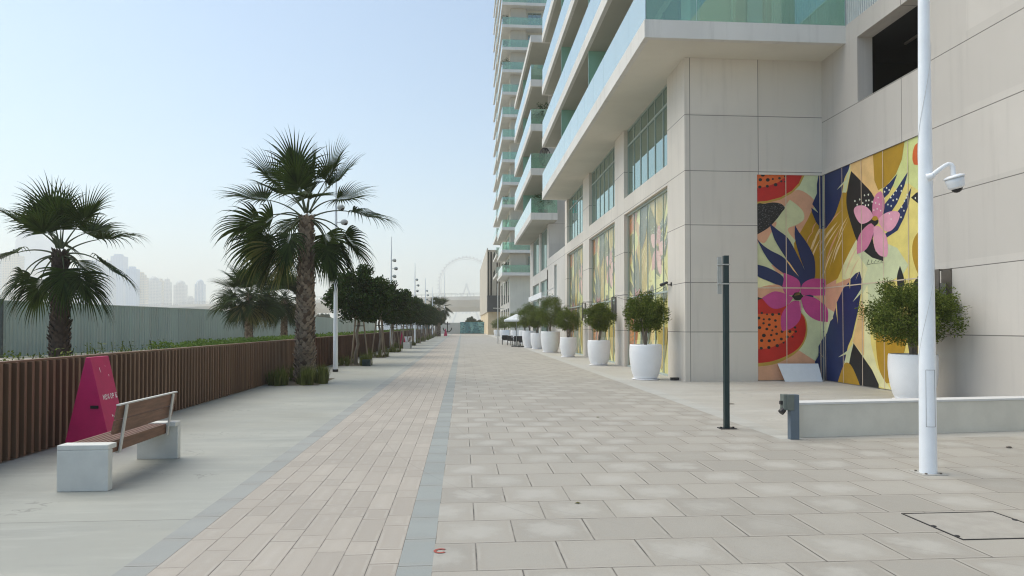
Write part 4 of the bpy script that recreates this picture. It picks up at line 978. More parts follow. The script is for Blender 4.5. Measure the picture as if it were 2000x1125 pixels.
# anchor shaped ornament at the far end
t = thing('anchor_ornament', 'dark anchor shaped ornament at the far end of the tree row', 'ornament', (-2.6, 120, 0))
m = MB(); m.tube([(-2.6, 120, .6), (-2.6, 120, 2.4)], .09, 8); m.tube([(-3.1, 120, 2.0), (-2.1, 120, 2.0)], .07, 8)
m.tube([(-2.6 + .75 * math.cos(a), 120, 1.35 + .75 * math.sin(a)) for a in [math.pi + math.pi * k / 8 for k in range(9)]], .09, 8); m.build('body', 'black', t)

# ================================================================= LAMP MASTS
def make_mast(label, loc):
    t = thing('lamp_mast', label, 'lamp post', loc, group='tapered lamp masts along the promenade')
    m = MB(); m.tube([(0, 0, 0), (0, 0, 4), (0, 0, 7.35)], [.088, .062, .022], 16); m.build('mast', 'polewhite', t, True)
    m = MB(); m.tube([(0, 0, 0), (0, 0, .09)], .10, 16); m.build('base_collar', 'black', t, True)
    for z, x, y in ((5.85, .13, -.05), (5.33, .24, 0), (4.83, .16, .04)):
        m = MB(); m.tube([(0, 0, z), (x, y, z)], .018, 8)
        o = m.build('bracket', 'polewhite', t, True)
        m = MB(); m.ball((x + .05, y, z), .125, 0, 14, (1.1, 1, .85)); m.build('spotlight', 'greywall', o, True)
        m = MB(); m.ball((x + .09, y - .02, z - .045), .085, 0, 10, (1, 1, .8)); m.build('lens', 'lens', o, True)
    return t
LM = ['nearest lamp mast, rising through the large palm crown', 'second lamp mast, standing between the second and third clipped tree', 'third lamp mast behind the round tree crowns', 'fourth lamp mast far down the tree row', 'fifth lamp mast with its top beside the far palm', 'sixth and farthest tapered lamp mast']
for i, (x, y) in enumerate(((-4.5, 24.7), (-4.55, 44.2), (-4.3, 62.5), (-4.4, 82), (-4.4, 101), (-4.4, 120))):
    make_mast(LM[i], (x, y, 0)).rotation_euler.z = [0, .3, -.2, .2, .1, 0][i]
t = thing('tall_pole', 'very tall thin pole in the distance left of the ferris wheel', 'pole', (-4.4, 170, 0))
m = MB(); m.tube([(-4.4, 170, 0), (-4.4, 170, 14.8)], [.16, .06], 10); m.build('shaft', 'polewhite', t)
t = thing('thin_sign_pole', 'thin cream pole with short crossbar standing on the paving beside the parasols', 'pole', (3.3, 63.5, 0))
m = MB(); m.tube([(3.3, 63.5, 0), (3.3, 63.5, 5.6)], .055, 10); m.build('pole', 'steelcream', t); m = MB(); m.tube([(2.85, 63.5, 3.3), (3.9, 63.5, 3.25)], .035, 8); m.build('crossbar', 'steelcream', t)

# ================================================================= VEGETATION
def leaf_cloud(mb, centre_fn, count, size, rnd, droop=0.0, elong=2.0):
    for i in range(count):
        c, nrm = centre_fn(rnd)
        c = Vector(c); d = Vector((rnd.gauss(0, 1), rnd.gauss(0, 1), rnd.gauss(0, .8) - droop)).normalized()
        d = (d + Vector(nrm) * .6).normalized(); s_ = d.cross(Vector((rnd.gauss(0, 1), rnd.gauss(0, 1), rnd.gauss(0, 1)))).normalized()
        l = size * rnd.uniform(.7, 1.3); w_ = l / elong
        up = d.cross(s_) * (l * .08)
        mb.v.extend([tuple(c - d * l * .5), tuple(c + s_ * w_ * .5 + up), tuple(c + d * l * .5), tuple(c - s_ * w_ * .5 + up)])
        b = len(mb.v) - 4; mb.f.append((b, b + 1, b + 2, b + 3)); mb.mi.append(0); mb.sm.append(False)
def clumpy(rx, ry, rz, cz, seed, nclump, cr, flat_bottom=.0):
    r = random.Random(seed); cl = []
    while len(cl) < nclump:
        a = r.uniform(0, 2 * math.pi); u = r.uniform(-1, 1); q = math.sqrt(1 - u * u); k = r.uniform(.5, 1.02)
        p = Vector((rx * q * math.cos(a) * k, ry * q * math.sin(a) * k, rz * u * k))
        if p.z < -rz * (1 - flat_bottom): p.z = -rz * (1 - flat_bottom) + r.uniform(0, .05)
        cl.append(p)
    def fn(rnd):
        c = cl[rnd.randrange(len(cl))]; d = Vector((rnd.gauss(0, 1), rnd.gauss(0, 1), rnd.gauss(0, 1))).normalized() * (cr * rnd.random() ** .45)
        p = c + d; n = Vector((p.x / rx, p.y / ry, p.z / rz)); return (p.x, p.y, p.z + cz), (n.normalized() if n.length > 0 else Vector((0, 0, 1)))
    return fn
def limbs(mb, base, top, r0, n, spread, rnd, ztop, wob=.04):
    b = Vector(base); t = Vector(top); pts = [b]
    for i in range(1, 6): q = b.lerp(t, i / 5) + Vector((rnd.gauss(0, wob), rnd.gauss(0, wob), 0)); pts.append(q)
    mb.tube(pts, [r0 * (1.25 if i == 0 else 1 - .07 * i) for i in range(6)], 10)
    for k in range(n):
        a = 2 * math.pi * k / n + rnd.uniform(-.3, .3); e = pts[-1] + Vector((spread * math.cos(a), spread * math.sin(a), (ztop - pts[-1].z) * rnd.uniform(.35, .9)))
        mid = pts[-1].lerp(e, .5) + Vector((0, 0, .06)); mb.tube([pts[-1] - Vector((0, 0, .06)), mid, e], [r0 * .55, r0 * .38, r0 * .14], 7)
# ---- clipped ficus trees
def make_ficus(label, loc, seed, lean):
    rnd = random.Random(seed); t = thing('clipped_tree', label, 'tree', loc, group='round clipped trees along the planter wall')
    m = MB(); limbs(m, (-lean, 0, 0), (0, 0, 2.1), .075, 6, .8, rnd, 3.1); m.build('trunk', 'bark', t, True)
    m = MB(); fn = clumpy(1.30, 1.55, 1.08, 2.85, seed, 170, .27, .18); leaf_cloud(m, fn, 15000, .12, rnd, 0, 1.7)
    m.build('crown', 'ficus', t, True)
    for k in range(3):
        a = R(90 + 120 * k + 20); m = MB(); m.tube([(.42 * math.cos(a), .42 * math.sin(a), 0), (.17 * math.cos(a), .17 * math.sin(a), 2.0)], .032, 8); m.build('stake', 'stake', t, True)
    m = MB(); m.tube([(.2 * math.cos(a), .2 * math.sin(a), 1.6) for a in [2 * math.pi * k / 10 for k in range(11)]], .02, 6, cap=False); m.build('tie', 'black', t, True)
    return t
FXT = [make_ficus('x', (0, 0, 0), 11, .12), make_ficus('x', (0, 0, 0), 12, -.04), make_ficus('x', (0, 0, 0), 13, .03)]
ordw = ['nearest clipped tree, right of the large palm', 'second clipped tree, with a bed of grasses at its foot', 'third clipped tree, just past the second lamp mast', 'fourth clipped tree, beside the far bench', 'fifth clipped tree along the planter wall', 'sixth clipped tree along the planter wall', 'seventh clipped tree along the planter wall', 'eighth clipped tree, in the middle of the receding row', 'ninth clipped tree of the receding row', 'tenth clipped tree of the receding row', 'eleventh clipped tree of the receding row', 'twelfth clipped tree, in front of the far palm', 'thirteenth clipped tree near the end of the row', 'last clipped tree at the end of the row']
for i in range(14):
    y = 29.2 + 7.3 * i; o = FXT[i] if i < 3 else copy_tree(FXT[i % 3])
    sc = 1.0 + .04 * math.sin(i * 2.1) + (.02 if i == 0 else 0)
    place(o, (-4.35 + .05 * math.sin(i * 3), y, 0), [0, 1.2, 2.4, .7, 3.3, 5, 1.9, 4, .3, 2.8, 5.7, 1, 3.9, 2.2][i], ordw[i], None, sc)
def round_far_tree(label, loc, sc, seed):
    o = copy_tree(FXT[seed]); place(o, loc, seed, label, None, sc); del o['group']; return o
round_far_tree('round tree rising alone behind the teal picture wall', (2.0, 160, 0), .95, 0)
round_far_tree('half hidden round tree between the teal wall and the office building', (3.9, 152, 0), .75, 1)
round_far_tree('bushy tree seen above the hoarding between palm and clipped trees', (-42, 210, 0), (1.5, 1.5, 1.4), 2)

# ---- fan palms
def frond_mesh(rnd, L1, L2, elev, az, droop, nseg=34, dry=False):
    """petiole curve leaving the crown centre, then a folded fan blade with hanging tips"""
    m = MB(); ca, sa = math.cos(az), math.sin(az); pts = []; p = Vector((0, 0, 0)); e = elev; N = 7
    p = Vector((.06 * ca, .06 * sa, 0))
    for i in range(N + 1):
        pts.append(p.copy()); d = Vector((ca * math.cos(e), sa * math.cos(e), math.sin(e))); p = p + d * (L1 / N); e -= droop / N
    m.tube(pts, [.028 - .016 * i / N for i in range(N + 1)], 5, 1)
    base = pts[-1]; ax = (pts[-1] - pts[-2]).normalized(); side = Vector((-sa, ca, 0)); nr = side.cross(ax).normalized()
    if nr.z < 0: nr = -nr
    tw = rnd.uniform(-.75, .75); side = (side * math.cos(tw) + nr * math.sin(tw)).normalized(); nr = side.cross(ax).normalized()
    if nr.z < 0: nr = -nr
    for k in range(nseg):
        u = (k + .5) / nseg * 2 - 1; th = u * R(98) ; Ls = L2 * (1 - .25 * abs(u) ** 2) * rnd.uniform(.88, 1.08)
        dr = (ax * math.cos(th) + side * math.sin(th) + nr * (.18 + .16 * abs(u))).normalized()
        grav = rnd.uniform(.45, .95) * (1.55 if elev < .75 else .75); cl_ = (1 - abs(u)) * .32 * L2; q = base + ax * cl_ + Vector((0, 0, -1)) * (cl_ * cl_ * .5); dd = dr.copy(); st = 6
        cs = []
        for j in range(st + 1):
            cs.append(q.copy()); 
            f = j / st
            dd = (dd + Vector((0, 0, -1)) * (grav * (.03 + (f ** 1.8) * .62))).normalized(); q = q + dd * (Ls / st)
        wv = [.012, .036, .046, .040, .026, .012, .001]
        vs = []
        for j, c in enumerate(cs):
            tdir = (cs[min(j + 1, st)] - cs[max(j - 1, 0)]).normalized(); s_ = tdir.cross(nr)
            s_ = s_.normalized() if s_.length > .05 else side
            wj = wv[j] * (L2 / .95); vs += [c - s_ * wj * .5, c + nr * wj * .22, c + s_ * wj * .5]
        fs = []
        for j in range(st): a = j * 3; fs += [(a, a + 1, a + 4, a + 3), (a + 1, a + 2, a + 5, a + 4)]
        m.add(vs, fs, 2 if (dry and rnd.random() < .6) else 0)
    return m
def palm_trunk(rnd, z0, z1, r0, r1, lean=(0, 0), rough=1.0):
    m = MB(); n = 12; pts = []; N = 14
    for i in range(N + 1):
        f = i / N; pts.append((lean[0] * (f ** 1.4), lean[1] * f, z0 + (z1 - z0) * f))
    rad = [r0 + (r1 - r0) * (i / N) ** .8 for i in range(N + 1)]
    m.tube(pts, [r * .86 for r in rad], n, 0)
    row = 0; z = z0 + .02; H_ = z1 - z0
    while z < z1 - .02:
        f = (z - z0) / H_; r = r0 + (r1 - r0) * f ** .8; cx_, cy_ = lean[0] * f ** 1.4, lean[1] * f; k_ = 9
        for k in range(k_):
            a = 2 * math.pi * (k + .5 * (row % 2)) / k_ + rnd.uniform(-.08, .08); ca, sa = math.cos(a), math.sin(a); wd = r * .36; out = r * rnd.uniform(.02, .20) * rough; hh = .115 * rnd.uniform(.8, 1.35)
            def Q(s_, rr_, zz): return (cx_ + ca * rr_ - sa * s_, cy_ + sa * rr_ + ca * s_, zz)
            jz = rnd.uniform(-.02, .02)
            m.add([Q(-wd, r * .84, z + jz - .04), Q(wd, r * .84, z + jz - .04), Q(wd * .5, r * .95 + out, z + jz + hh * .6), Q(-wd * .5, r * .95 + out, z + jz + hh * .6), Q(0, r * .96 + out * 1.35, z + jz + hh), Q(0, r * .8, z + jz + hh * .55)],
                  [(0, 1, 2, 3), (3, 2, 4), (0, 3, 5), (3, 4, 5), (2, 5, 4), (1, 5, 2)], 1 if rnd.random() < .8 else 0)
        row += 1; z += .085
    return m
def make_palm(label, loc, seed, trunk_h, r0, r1, L1, L2, nf, lean=(0, 0), dark=False, spec=None, group=None, rough=1.0, hang=0):
    rnd = random.Random(seed); t = thing('fan_palm', label, 'palm tree', loc, group=group)
    palm_trunk(rnd, 0, trunk_h, r0, r1, lean, rough).build('trunk', ['boot_dark', 'boot_dark'] if dark else ['palmbark', 'boot'], t, True)
    for k in range(nf):
        if spec and k < len(spec): az, el, l1, l2, dr = spec[k]; az, el = R(az), R(el); l2 *= 1.24
        else:
            f = k / nf; az = k * 2.39996 + rnd.uniform(-.2, .2); el = R(80 - 122 * f ** 1.0) + rnd.uniform(-.1, .1); l1 = L1 * rnd.uniform(.85, 1.1) * (.65 if f < .2 else 1); l2 = L2 * rnd.uniform(.85, 1.08); dr = rnd.uniform(.4, .9) * (1.3 if el < .5 else .7)
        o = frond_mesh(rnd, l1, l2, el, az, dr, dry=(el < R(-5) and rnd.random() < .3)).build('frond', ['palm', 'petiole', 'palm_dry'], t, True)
        o.location = (lean[0] + rnd.uniform(-.03, .03), lean[1] + rnd.uniform(-.03, .03), trunk_h - .08 + (.18 if el > R(45) else 0))
    for k in range(hang):
        a = rnd.uniform(0, 6.28); m = MB(); z = trunk_h * rnd.uniform(.6, .97); f = z / trunk_h
        x, y = lean[0] * f ** 1.4 + r1 * math.cos(a), lean[1] * f + r1 * math.sin(a)
        m.tube([(x, y, z), (x + .12 * math.cos(a), y + .12 * math.sin(a), z + rnd.uniform(.05, .16))], [.025, .012], 5); m.build('leaf_stub', 'petiole', t, True)
    return t
# large palm: explicit fronds as seen (azimuth 0 = right, 90 = away, 180 = left)
SP2 = [(168, 80, 1.05, 1.05, .1), (12, 70, 1.1, 1.0, .2), (60, 82, .9, .9, .1), (178, 60, 1.15, .95, .45), (186, 44, 1.2, .95, .7), (4, 30, 1.3, 1.0, .8), (178, 22, 1.3, 1.0, .9), (-8, 4, 1.25, .95, 1.1), (8, -14, 1.15, .95, 1.1), (172, 6, 1.3, 1.0, 1.0),
       (200, -8, 1.25, 1.0, 1.1), (225, 24, 1.1, .95, 1.2), (176, -16, 1.35, .95, .9), (-72, 46, .8, .95, 1.0), (150, 52, 1.0, .9, .6), (100, 60, .8, .9, .6), (-30, -24, 1.1, .95, 1.1), (120, 30, 1.1, .9, 1.0), (70, 10, 1.1, .9, 1.1), (-5, -36, 1.0, .9, .9), (190, -32, 1.2, .95, .8), (-120, -12, .8, .85, 1.3), (35, 48, 1.0, .9, .7), (210, -26, 1.3, 1.0, .9), (95, -15, 1.0, .9, 1.0), (150, -34, 1.15, .9, .8), (140, 74, .9, 1.0, .2), (-15, 58, 1.0, .95, .4), (-100, 66, .7, .95, .5)]
make_palm('large fan palm with scaly trunk standing in the paving before the planter wall', (-4.60, 20.4, 0), 21, 4.85, .30, .20, 1.2, 1.2, 29, (.04, 0), spec=SP2, rough=1.25, hang=8)
SP1 = [(168, 80, .7, .9, .1), (100, 80, .7, .8, .1), (14, 66, .8, .9, .25), (150, 58, .85, .9, .3), (184, 52, .9, .9, .5), (0, 36, 1.05, .9, .5), (182, 22, 1.05, .9, .8), (-6, 12, 1.1, .9, .9), (180, -6, 1.05, .85, 1.0), (-14, -14, .8, .9, 1.1), (-50, -22, .55, .9, 1.2), (215, -16, .85, .85, 1.1), (60, 50, .8, .8, .5), (120, 40, .8, .8, .5), (90, 15, .8, .8, .8), (20, -24, 1.0, .85, .9), (160, -26, .9, .85, .9), (-100, 62, .5, .85, .7), (-60, 76, .5, .9, .3), (200, 74, .5, .85, .3)]
make_palm('dark fan palm at far left rising behind the planter wall before the hoarding', (-10.79, 19.2, 0), 31, 3.62, .27, .18, .8, .95, 20, (-.02, 0), True, SP1, rough=1.5, hang=14)
make_palm('small dark fan palm left of the large palm, the left one of the pair', (-11.25, 37, 0), 41, 3.3, .23, .17, .85, 1.2, 36, group='small palms behind the planter wall')
make_palm('small dark fan palm between its twin and the large palm trunk', (-10.6, 41.6, 0), 43, 3.3, .22, .17, .85, 1.2, 36, group='small palms behind the planter wall')
make_palm('distant fan palm above the end of the clipped tree row', (-3.75, 109, 0), 45, 4.5, .33, .25, 1.1, 1.2, 34)

# ---- potted olive trees
def pot_profile(r, h): return [(0, .01), (r * .70, .01), (r * .735, .035), (r * .83, h * .14), (r * .91, h * .30), (r * .965, h * .48), (r * .995, h * .66), (r, h * .80), (r * .985, h * .96), (r * .97, h), (r * .90, h), (r * .895, h - .06)]
def make_pot(label, loc, seed, r, h, cw, ch, cz, leaves=9000, trunk=.05, name='potted_olive_tree'):
    rnd = random.Random(seed); t = thing(name, label, 'potted tree', loc)
    m = MB(); m.lathe(pot_profile(r, h), 48, (0, 0, .035)); m.build('pot', 'pot', t, True)
    m = MB(); m.lathe([(0, .002), (r * .80, .002), (r * .84, .012), (r * .84, .034), (r * .78, .036), (0, .036)], 40); m.build('saucer', 'pot', t, True)
    m = MB(); m.lathe([(0, h - .02), (r * .5, h - .035), (r * .9, h - .05)], 24); m.build('soil', 'soil', t, True)
    m = MB(); zt = cz - ch * .5
    limbs(m, (0, 0, h - .1), (.03, 0, zt), trunk, 6, cw * .5, rnd, cz, .025)
    for k in range(3):
        a = rnd.uniform(0, 6.28); m.tube([(0, 0, h - .08), (.1 * math.cos(a), .1 * math.sin(a), (h + zt) / 2), (.22 * math.cos(a), .22 * math.sin(a), zt + .15)], [trunk * .7, trunk * .5, trunk * .3], 7)
    m.build('trunk', 'bark', t, True)
    m = MB(); fn = clumpy(cw, cw, ch, cz, seed, 110, cw * .26, .25); leaf_cloud(m, fn, leaves, .062, rnd, 0, 2.6)
    for k in range(46):        # stray shoots
        a = rnd.uniform(0, 6.28); u = rnd.uniform(-.3, 1); q = math.sqrt(1 - u * u); b = Vector((cw * q * math.cos(a), cw * q * math.sin(a), cz + ch * u)) * 1.0; d = Vector((q * math.cos(a), q * math.sin(a), u + .4)).normalized(); L = rnd.uniform(.08, .24)
        for j in range(9):
            c = b + d * (L * j / 8 - .05); s_ = Vector((rnd.gauss(0, 1), rnd.gauss(0, 1), rnd.gauss(0, 1))).normalized() * .022; e = (d + s_ * 18).normalized() * .05
            m.add([c - s_ * .3, c + e * .5 + s_ * .35, c + e, c + e * .5 - s_ * .35], [(0, 1, 2, 3)])
    m.build('crown', 'olive', t, True); return t
G_ = 'white pots with olive trees along the facade'
p1 = make_pot('round olive tree in a white pot before the nearest mural bay', (5.58, 20.5, 0), 51, .49, 1.03, .63, .62, 1.99, 16000)
p2 = make_pot('olive tree in a white pot before the second mural bay', (5.67, 28.1, 0), 52, .47, 1.0, .63, .63, 1.98, 14000)
p3 = make_pot('olive tree in the smaller white pot, third along the facade', (5.57, 35.7, 0), 53, .44, 1.0, .64, .62, 1.92, 12000)
p4 = make_pot('large dense olive tree in the widest white pot, fourth along the facade', (5.45, 42.1, 0), 54, .60, 1.26, .98, .98, 2.45, 16000)
for o in (p1, p2, p3, p4): o['group'] = G_
for src, loc, rz, lb, sc in ((p3, (5.35, 48.6, 0), 1.2, 'olive tree in a white pot half hidden behind the widest pot', 1.1), (p4, (5.1, 51.5, 0), 2.0, 'big pot with olive tree between the widest pot and the parasols', .98), (p4, (5.7, 62, 0), .5, 'olive tree behind the second parasol', .95), (p4, (5.75, 74, 0), 3.5, 'olive tree in a pot behind the first parasol', .9),
                             (p4, (5.75, 93, 0), 4.2, 'second farthest white pot with low wide olive tree', (1.15, 1.15, .85)), (p4, (5.85, 112, 0), 5.1, 'farthest white pot with low olive tree at the tower foot', (1.2, 1.2, .8))):
    place(copy_tree(src), loc, rz, lb, G_, sc)
p5 = make_pot('wide olive tree in a white pot on the terrace behind the white pole', (9.78, 14.2, 0), 57, .485, .98, .90, .72, 1.90, 24000, .075)
p5['group'] = G_
m = MB(); rnd = random.Random(5)

# ---- ground level grasses, planter greenery
def tuft(m, x, y, h, n, rnd, spread=.12, w_=.012):
    for i in range(n):
        a = rnd.uniform(0, 6.28); r = spread * rnd.random(); bx, by = x + r * math.cos(a), y + r * math.sin(a); hh = h * rnd.uniform(.6, 1.1); ln = rnd.uniform(.05, .28) * h; ca, sa = math.cos(a), math.sin(a)
        m.add([(bx - sa * w_, by + ca * w_, 0), (bx + sa * w_, by - ca * w_, 0), (bx + ca * ln * .4 + sa * w_ * .7, by + sa * ln * .4 - ca * w_ * .7, hh * .6), (bx + ca * ln * .4 - sa * w_ * .7, by + sa * ln * .4 + ca * w_ * .7, hh * .6), (bx + ca * ln, by + sa * ln, hh)], [(0, 1, 2, 3), (3, 2, 4)])
m = MB(); rnd = random.Random(77)
beds = [(-4.62, 20.3, .68, 1.3), (-4.55, 29.3, .62, 1.2)] + [(-4.5, 29.2 + 7.3 * i, .6, 1.2) for i in range(1, 14)]
for i, (bx, by, hw, hl) in enumerate(beds):
    b = MB(); b.add([(bx - hw, by - hl, .004), (bx + hw, by - hl, .004), (bx + hw, by + hl, .004), (bx - hw, by + hl, .004)], [(0, 1, 2, 3)]); struct(b, 'tree_pit', 'mulch')
    for k in range(13 if i == 0 else (24 if i < 4 else 20)):
        x = rnd.uniform(bx - hw + .05, bx + hw - .05); y = rnd.uniform(by - hl + .05, by + hl - .05)
        if abs(x + 4.5) < .3 and abs(y - by) < .4: continue
        tuft(m, x, y, rnd.uniform(.18, .46) if rnd.random() < .75 else .55, 26, rnd)
for a, b, hgt in ((-5.15, 19.35, .42), (-4.95, 19.1, .46), (-4.25, 19.2, .55), (-3.98, 19.5, .55), (-3.95, 19.8, .5), (-4.0, 28.5, .5), (-3.95, 28.9, .45)):
    for q in range(3): tuft(m, a + rnd.uniform(-.1, .1), b + rnd.uniform(-.15, .15), hgt, 60, rnd, .13)
tag(m.build('grass', 'grass'), 'olive green grass tufts in the planting pits at the foot of the palm and trees', 'grass', None, 'stuff')
# low hedge on the planter behind the fence
m = MB(); rnd = random.Random(9)
def hedge_fn(y0, y1, z0, z1, x0=-6.5, x1=-5.62):
    def fn(r): y = r.uniform(y0, y1); return (r.uniform(x0, x1), y, r.uniform(z0, z1) + .04 * math.sin(y * 2.3)), (0, 0, 1)
    return fn
leaf_cloud(m, hedge_fn(14.5, 30, 1.0, 1.27), 9000, .07, rnd)
leaf_cloud(m, hedge_fn(30, 90, 1.0, 1.28), 7000, .12, rnd)
tag(m.build('hedge', 'hedge'), 'bright green low hedge topping the planter wall beyond the left palm', 'hedge', None, 'stuff')
m = MB(); rnd = random.Random(19)
for k in range(70):
    y = rnd.uniform(7.5, 16); x = rnd.uniform(-6.3, -5.65); s0 = len(m.v); hh = rnd.uniform(1.16, 1.30) if rnd.random() < .8 else 1.36
    if y < 9.6: hh += .08
    m.tube([(x, y, 1.0), (x + rnd.gauss(0, .04), y + rnd.gauss(0, .04), hh)], .006, 4)
    for j in range(14):
        c = Vector((x + rnd.gauss(0, .06), y + rnd.gauss(0, .06), rnd.uniform(1.1, hh))); d = Vector((rnd.gauss(0, 1), rnd.gauss(0, 1), rnd.gauss(0, .5))).normalized() * .03; e = Vector((-d.y, d.x, .01)) * .4
        m.add([c - d, c + e, c + d, c - e], [(0, 1, 2, 3)])
leaf_cloud(m, hedge_fn(8.1, 9.8, 1.0, 1.27), 500, .05, rnd)
tag(m.build('planter_weeds', 'olive'), 'sparse weedy shoots on top of the planter wall near the left palm', 'plants', None, 'stuff')
m = MB(); m.box(-6.8, -5.57, -4, 131, 0, 1.02); m.box(-6.85, -6.8, -4, 131, 0, 1.1)
struct(m, 'planter_soil', 'mulch')
# small things in the first pit
m = MB(); m.box(-4.05, -3.72, 28.05, 28.3, .0, .26); m.tube([(-3.9, 28.04, .12), (-3.9, 28.0, .12)], .05, 10)
t = thing('floodlight', 'small dark ground floodlight at the foot of the nearest clipped tree', 'floodlight', (-3.9, 28.2, 0)); m.build('housing', 'greenpost', t, bevel=.02)

# ================================================================= RIGHT FOREGROUND PROPS
# CCTV pole
PX, PY = 5.125, 7.20
t = thing('camera_pole', 'tall white tapered pole standing on the pavers at right with a dome camera', 'pole', (PX, PY, 0))
m = MB(); m.tube([(PX, PY, 0), (PX, PY, 2.5), (PX, PY, 5.1), (PX, PY, 8)], [.0885, .077, .058, .04], 36); m.build('shaft', 'polewhite', t)
for k in range(4):
    m = MB(); a = R(45 + 90 * k); x, y = PX + .12 * math.cos(a), PY + .12 * math.sin(a); m.tube([(x, y, 0), (x, y, .02)], .014, 6); m.build('anchor_bolt', 'bronze', t)
m = MB(); m.box(PX - .135, PX + .135, PY - .135, PY + .135, .001, .006); m.build('base_plate', 'terrace', t)
m = MB()
def cyl_pt(a, z, r): return (PX + r * math.cos(a), PY + r * math.sin(a), z)
for z in (.52, 1.14): m.tube([cyl_pt(a, z, .0895 - z * .0046) for a in [R(225 + 8 * k) for k in range(9)]], .0018, 4)
for a in (R(225), R(289)): m.tube([cyl_pt(a, .52, .0871), cyl_pt(a, 1.14, .0843)], .0018, 4)
m.build('service_door_gap', 'bronze', t)
m = MB(); N = 90
for k in range(N):
    z = .9 + k * .04; a = R(20) + k * .13; m.add([], [])
sp = [cyl_pt(R(20) + k * .13, .3 + k * .05, .0895 - (.3 + k * .05) * .0049) for k in range(90)]
m = MB(); m.tube(sp, .0022, 4); m.build('spiral_seam', 'capstone', t)
CZ = 3.30
t = thing('dome_camera', 'white dome security camera on a curved arm fixed to the white pole', 'camera', (PX + .05, PY - .05, CZ))
m = MB(); m.tube([(PX - .03, PY - .075, CZ - .05), (PX + .01, PY - .12, CZ - .03)], [.045, .032], 14)
arm = [(PX + .0, PY - .10, CZ - .035), (PX + .05, PY - .14, CZ + .02), (PX + .10, PY - .17, CZ + .062), (PX + .13, PY - .185, CZ + .078), (PX + .155, PY - .195, CZ + .070), (PX + .170, PY - .20, CZ + .042), (PX + .175, PY - .20, CZ - .045)]
m.tube(arm, [.028, .025, .024, .024, .024, .024, .026], 16); m.build('arm', 'white', t)
tilt = Matrix.Rotation(R(-14), 3, 'Y'); piv = Vector((PX + .18, PY - .20, CZ - .05))
def lathe_tilt(prof):
    q = MB(); q.lathe(prof, 32); q.v = [tuple(tilt @ Vector(v) + piv) for v in q.v]; return q
lathe_tilt([(0, .008), (.06, .006), (.098, -.010), (.104, -.022), (.098, -.030)]).build('rain_cap', 'white', t)
lathe_tilt([(0, -.028), (.092, -.030), (.088, -.075), (.080, -.120), (.078, -.128), (.060, -.146), (0, -.148)]).build('housing', 'white', t)
q = MB(); q.ball((0, 0, -.140), .056, 0, 20, (1, 1, .9)); q.v = [tuple(tilt @ Vector(v) + piv) for v in q.v]; q.build('dome', 'lens', t)
# green sign post
GX, GY = 4.17, 10.55
t = thing('green_sign_post', 'slim dark green square post with an edge-on sign plate on the paving', 'sign post', (GX, GY, 0))
m = MB(); m.box(GX - .04, GX + .04, GY - .04, GY + .04, 0, 2.74); m.build('post', 'greenpost', t, bevel=.006)
m = MB(); m.box(GX - .12, GX + .14, GY - .09, GY + .09, .001, .012)
for sx in (-.09, .11): m.box(GX + sx - .012, GX + sx + .012, GY - .012, GY + .012, .012, .03)
m.build('base_plate', 'black', t)
m = MB(); m.box(GX - .135, GX - .07, GY - .006, GY + .01, 2.13, 2.72); m.box(GX - .118, GX - .11, GY - .02, GY + .05, 2.15, 2.70); m.build('sign_plate', 'galv', t)
m = MB(); m.box(GX - .13, GX + .052, GY - .052, GY + .052, 2.28, 2.30); m.box(GX - .13, GX + .052, GY - .052, GY + .052, 2.585, 2.605); m.build('clamp', 'galv', t)
# socket bollard
BX, BY = 4.74, 9.50
t = thing('socket_bollard', 'short slate grey post with a grey socket box at the end of the low wall', 'bollard', (BX, BY, 0))
m = MB(); m.box(BX - .065, BX + .065, BY - .05, BY + .05, 0, .64); m.build('post', 'slate', t, bevel=.005)
m = MB(); m.box(BX - .17, BX - .067, BY - .06, BY + .06, .42, .645); m.box(BX - .12, BX - .02, BY - .075, BY - .052, .42, .645); m.build('box', 'greybox', t, bevel=.008)
m = MB(); m.tube([(BX - .15, BY - .02, .43), (BX - .20, BY - .03, .385)], [.04, .045], 12); m.box(BX - .20, BX - .165, BY - .03, BY + .02, .50, .55); m.build('socket', 'black', t)
# low wall
LA = Vector((4.87, 9.60)); LB = Vector((10.68, 10.20)); ang = math.atan2(LB.y - LA.y, LB.x - LA.x); LL = (LB - LA).length
t = thing('low_wall', 'low rendered terrace wall with pale cap running right behind the white pole', 'wall', (LA.x, LA.y, 0), ang)
m = MB(); m.box(0, LL, 0, .26, 0, .475); m.build('body', 'lowwall', t, True, bevel=.004)
m = MB(); m.box(-.012, LL, -.012, .272, .476, .51); m.build('cap', 'capstone', t, True, bevel=.006)
# leaning white panel
t = thing('leaning_panel', 'blank white board leaning at the foot of the front wall mural', 'board', (9.9, 19.3, 0))
pa = [on_y(1534, 747, 19.22), on_y(1607, 746.5, 19.22), on_y(1598, 710, 19.50), on_y(1519, 710, 19.50)]
pa = [(a[0], a[1], max(.005, a[2])) for a in pa]; m = MB(); v = pa + [(a[0], a[1] + .02, a[2]) for a in pa]
m.add(v, [(0, 1, 2, 3), (7, 6, 5, 4), (0, 4, 5, 1), (1, 5, 6, 2), (2, 6, 7, 3), (3, 7, 4, 0)]); m.build('board', 'panelwhite', t)
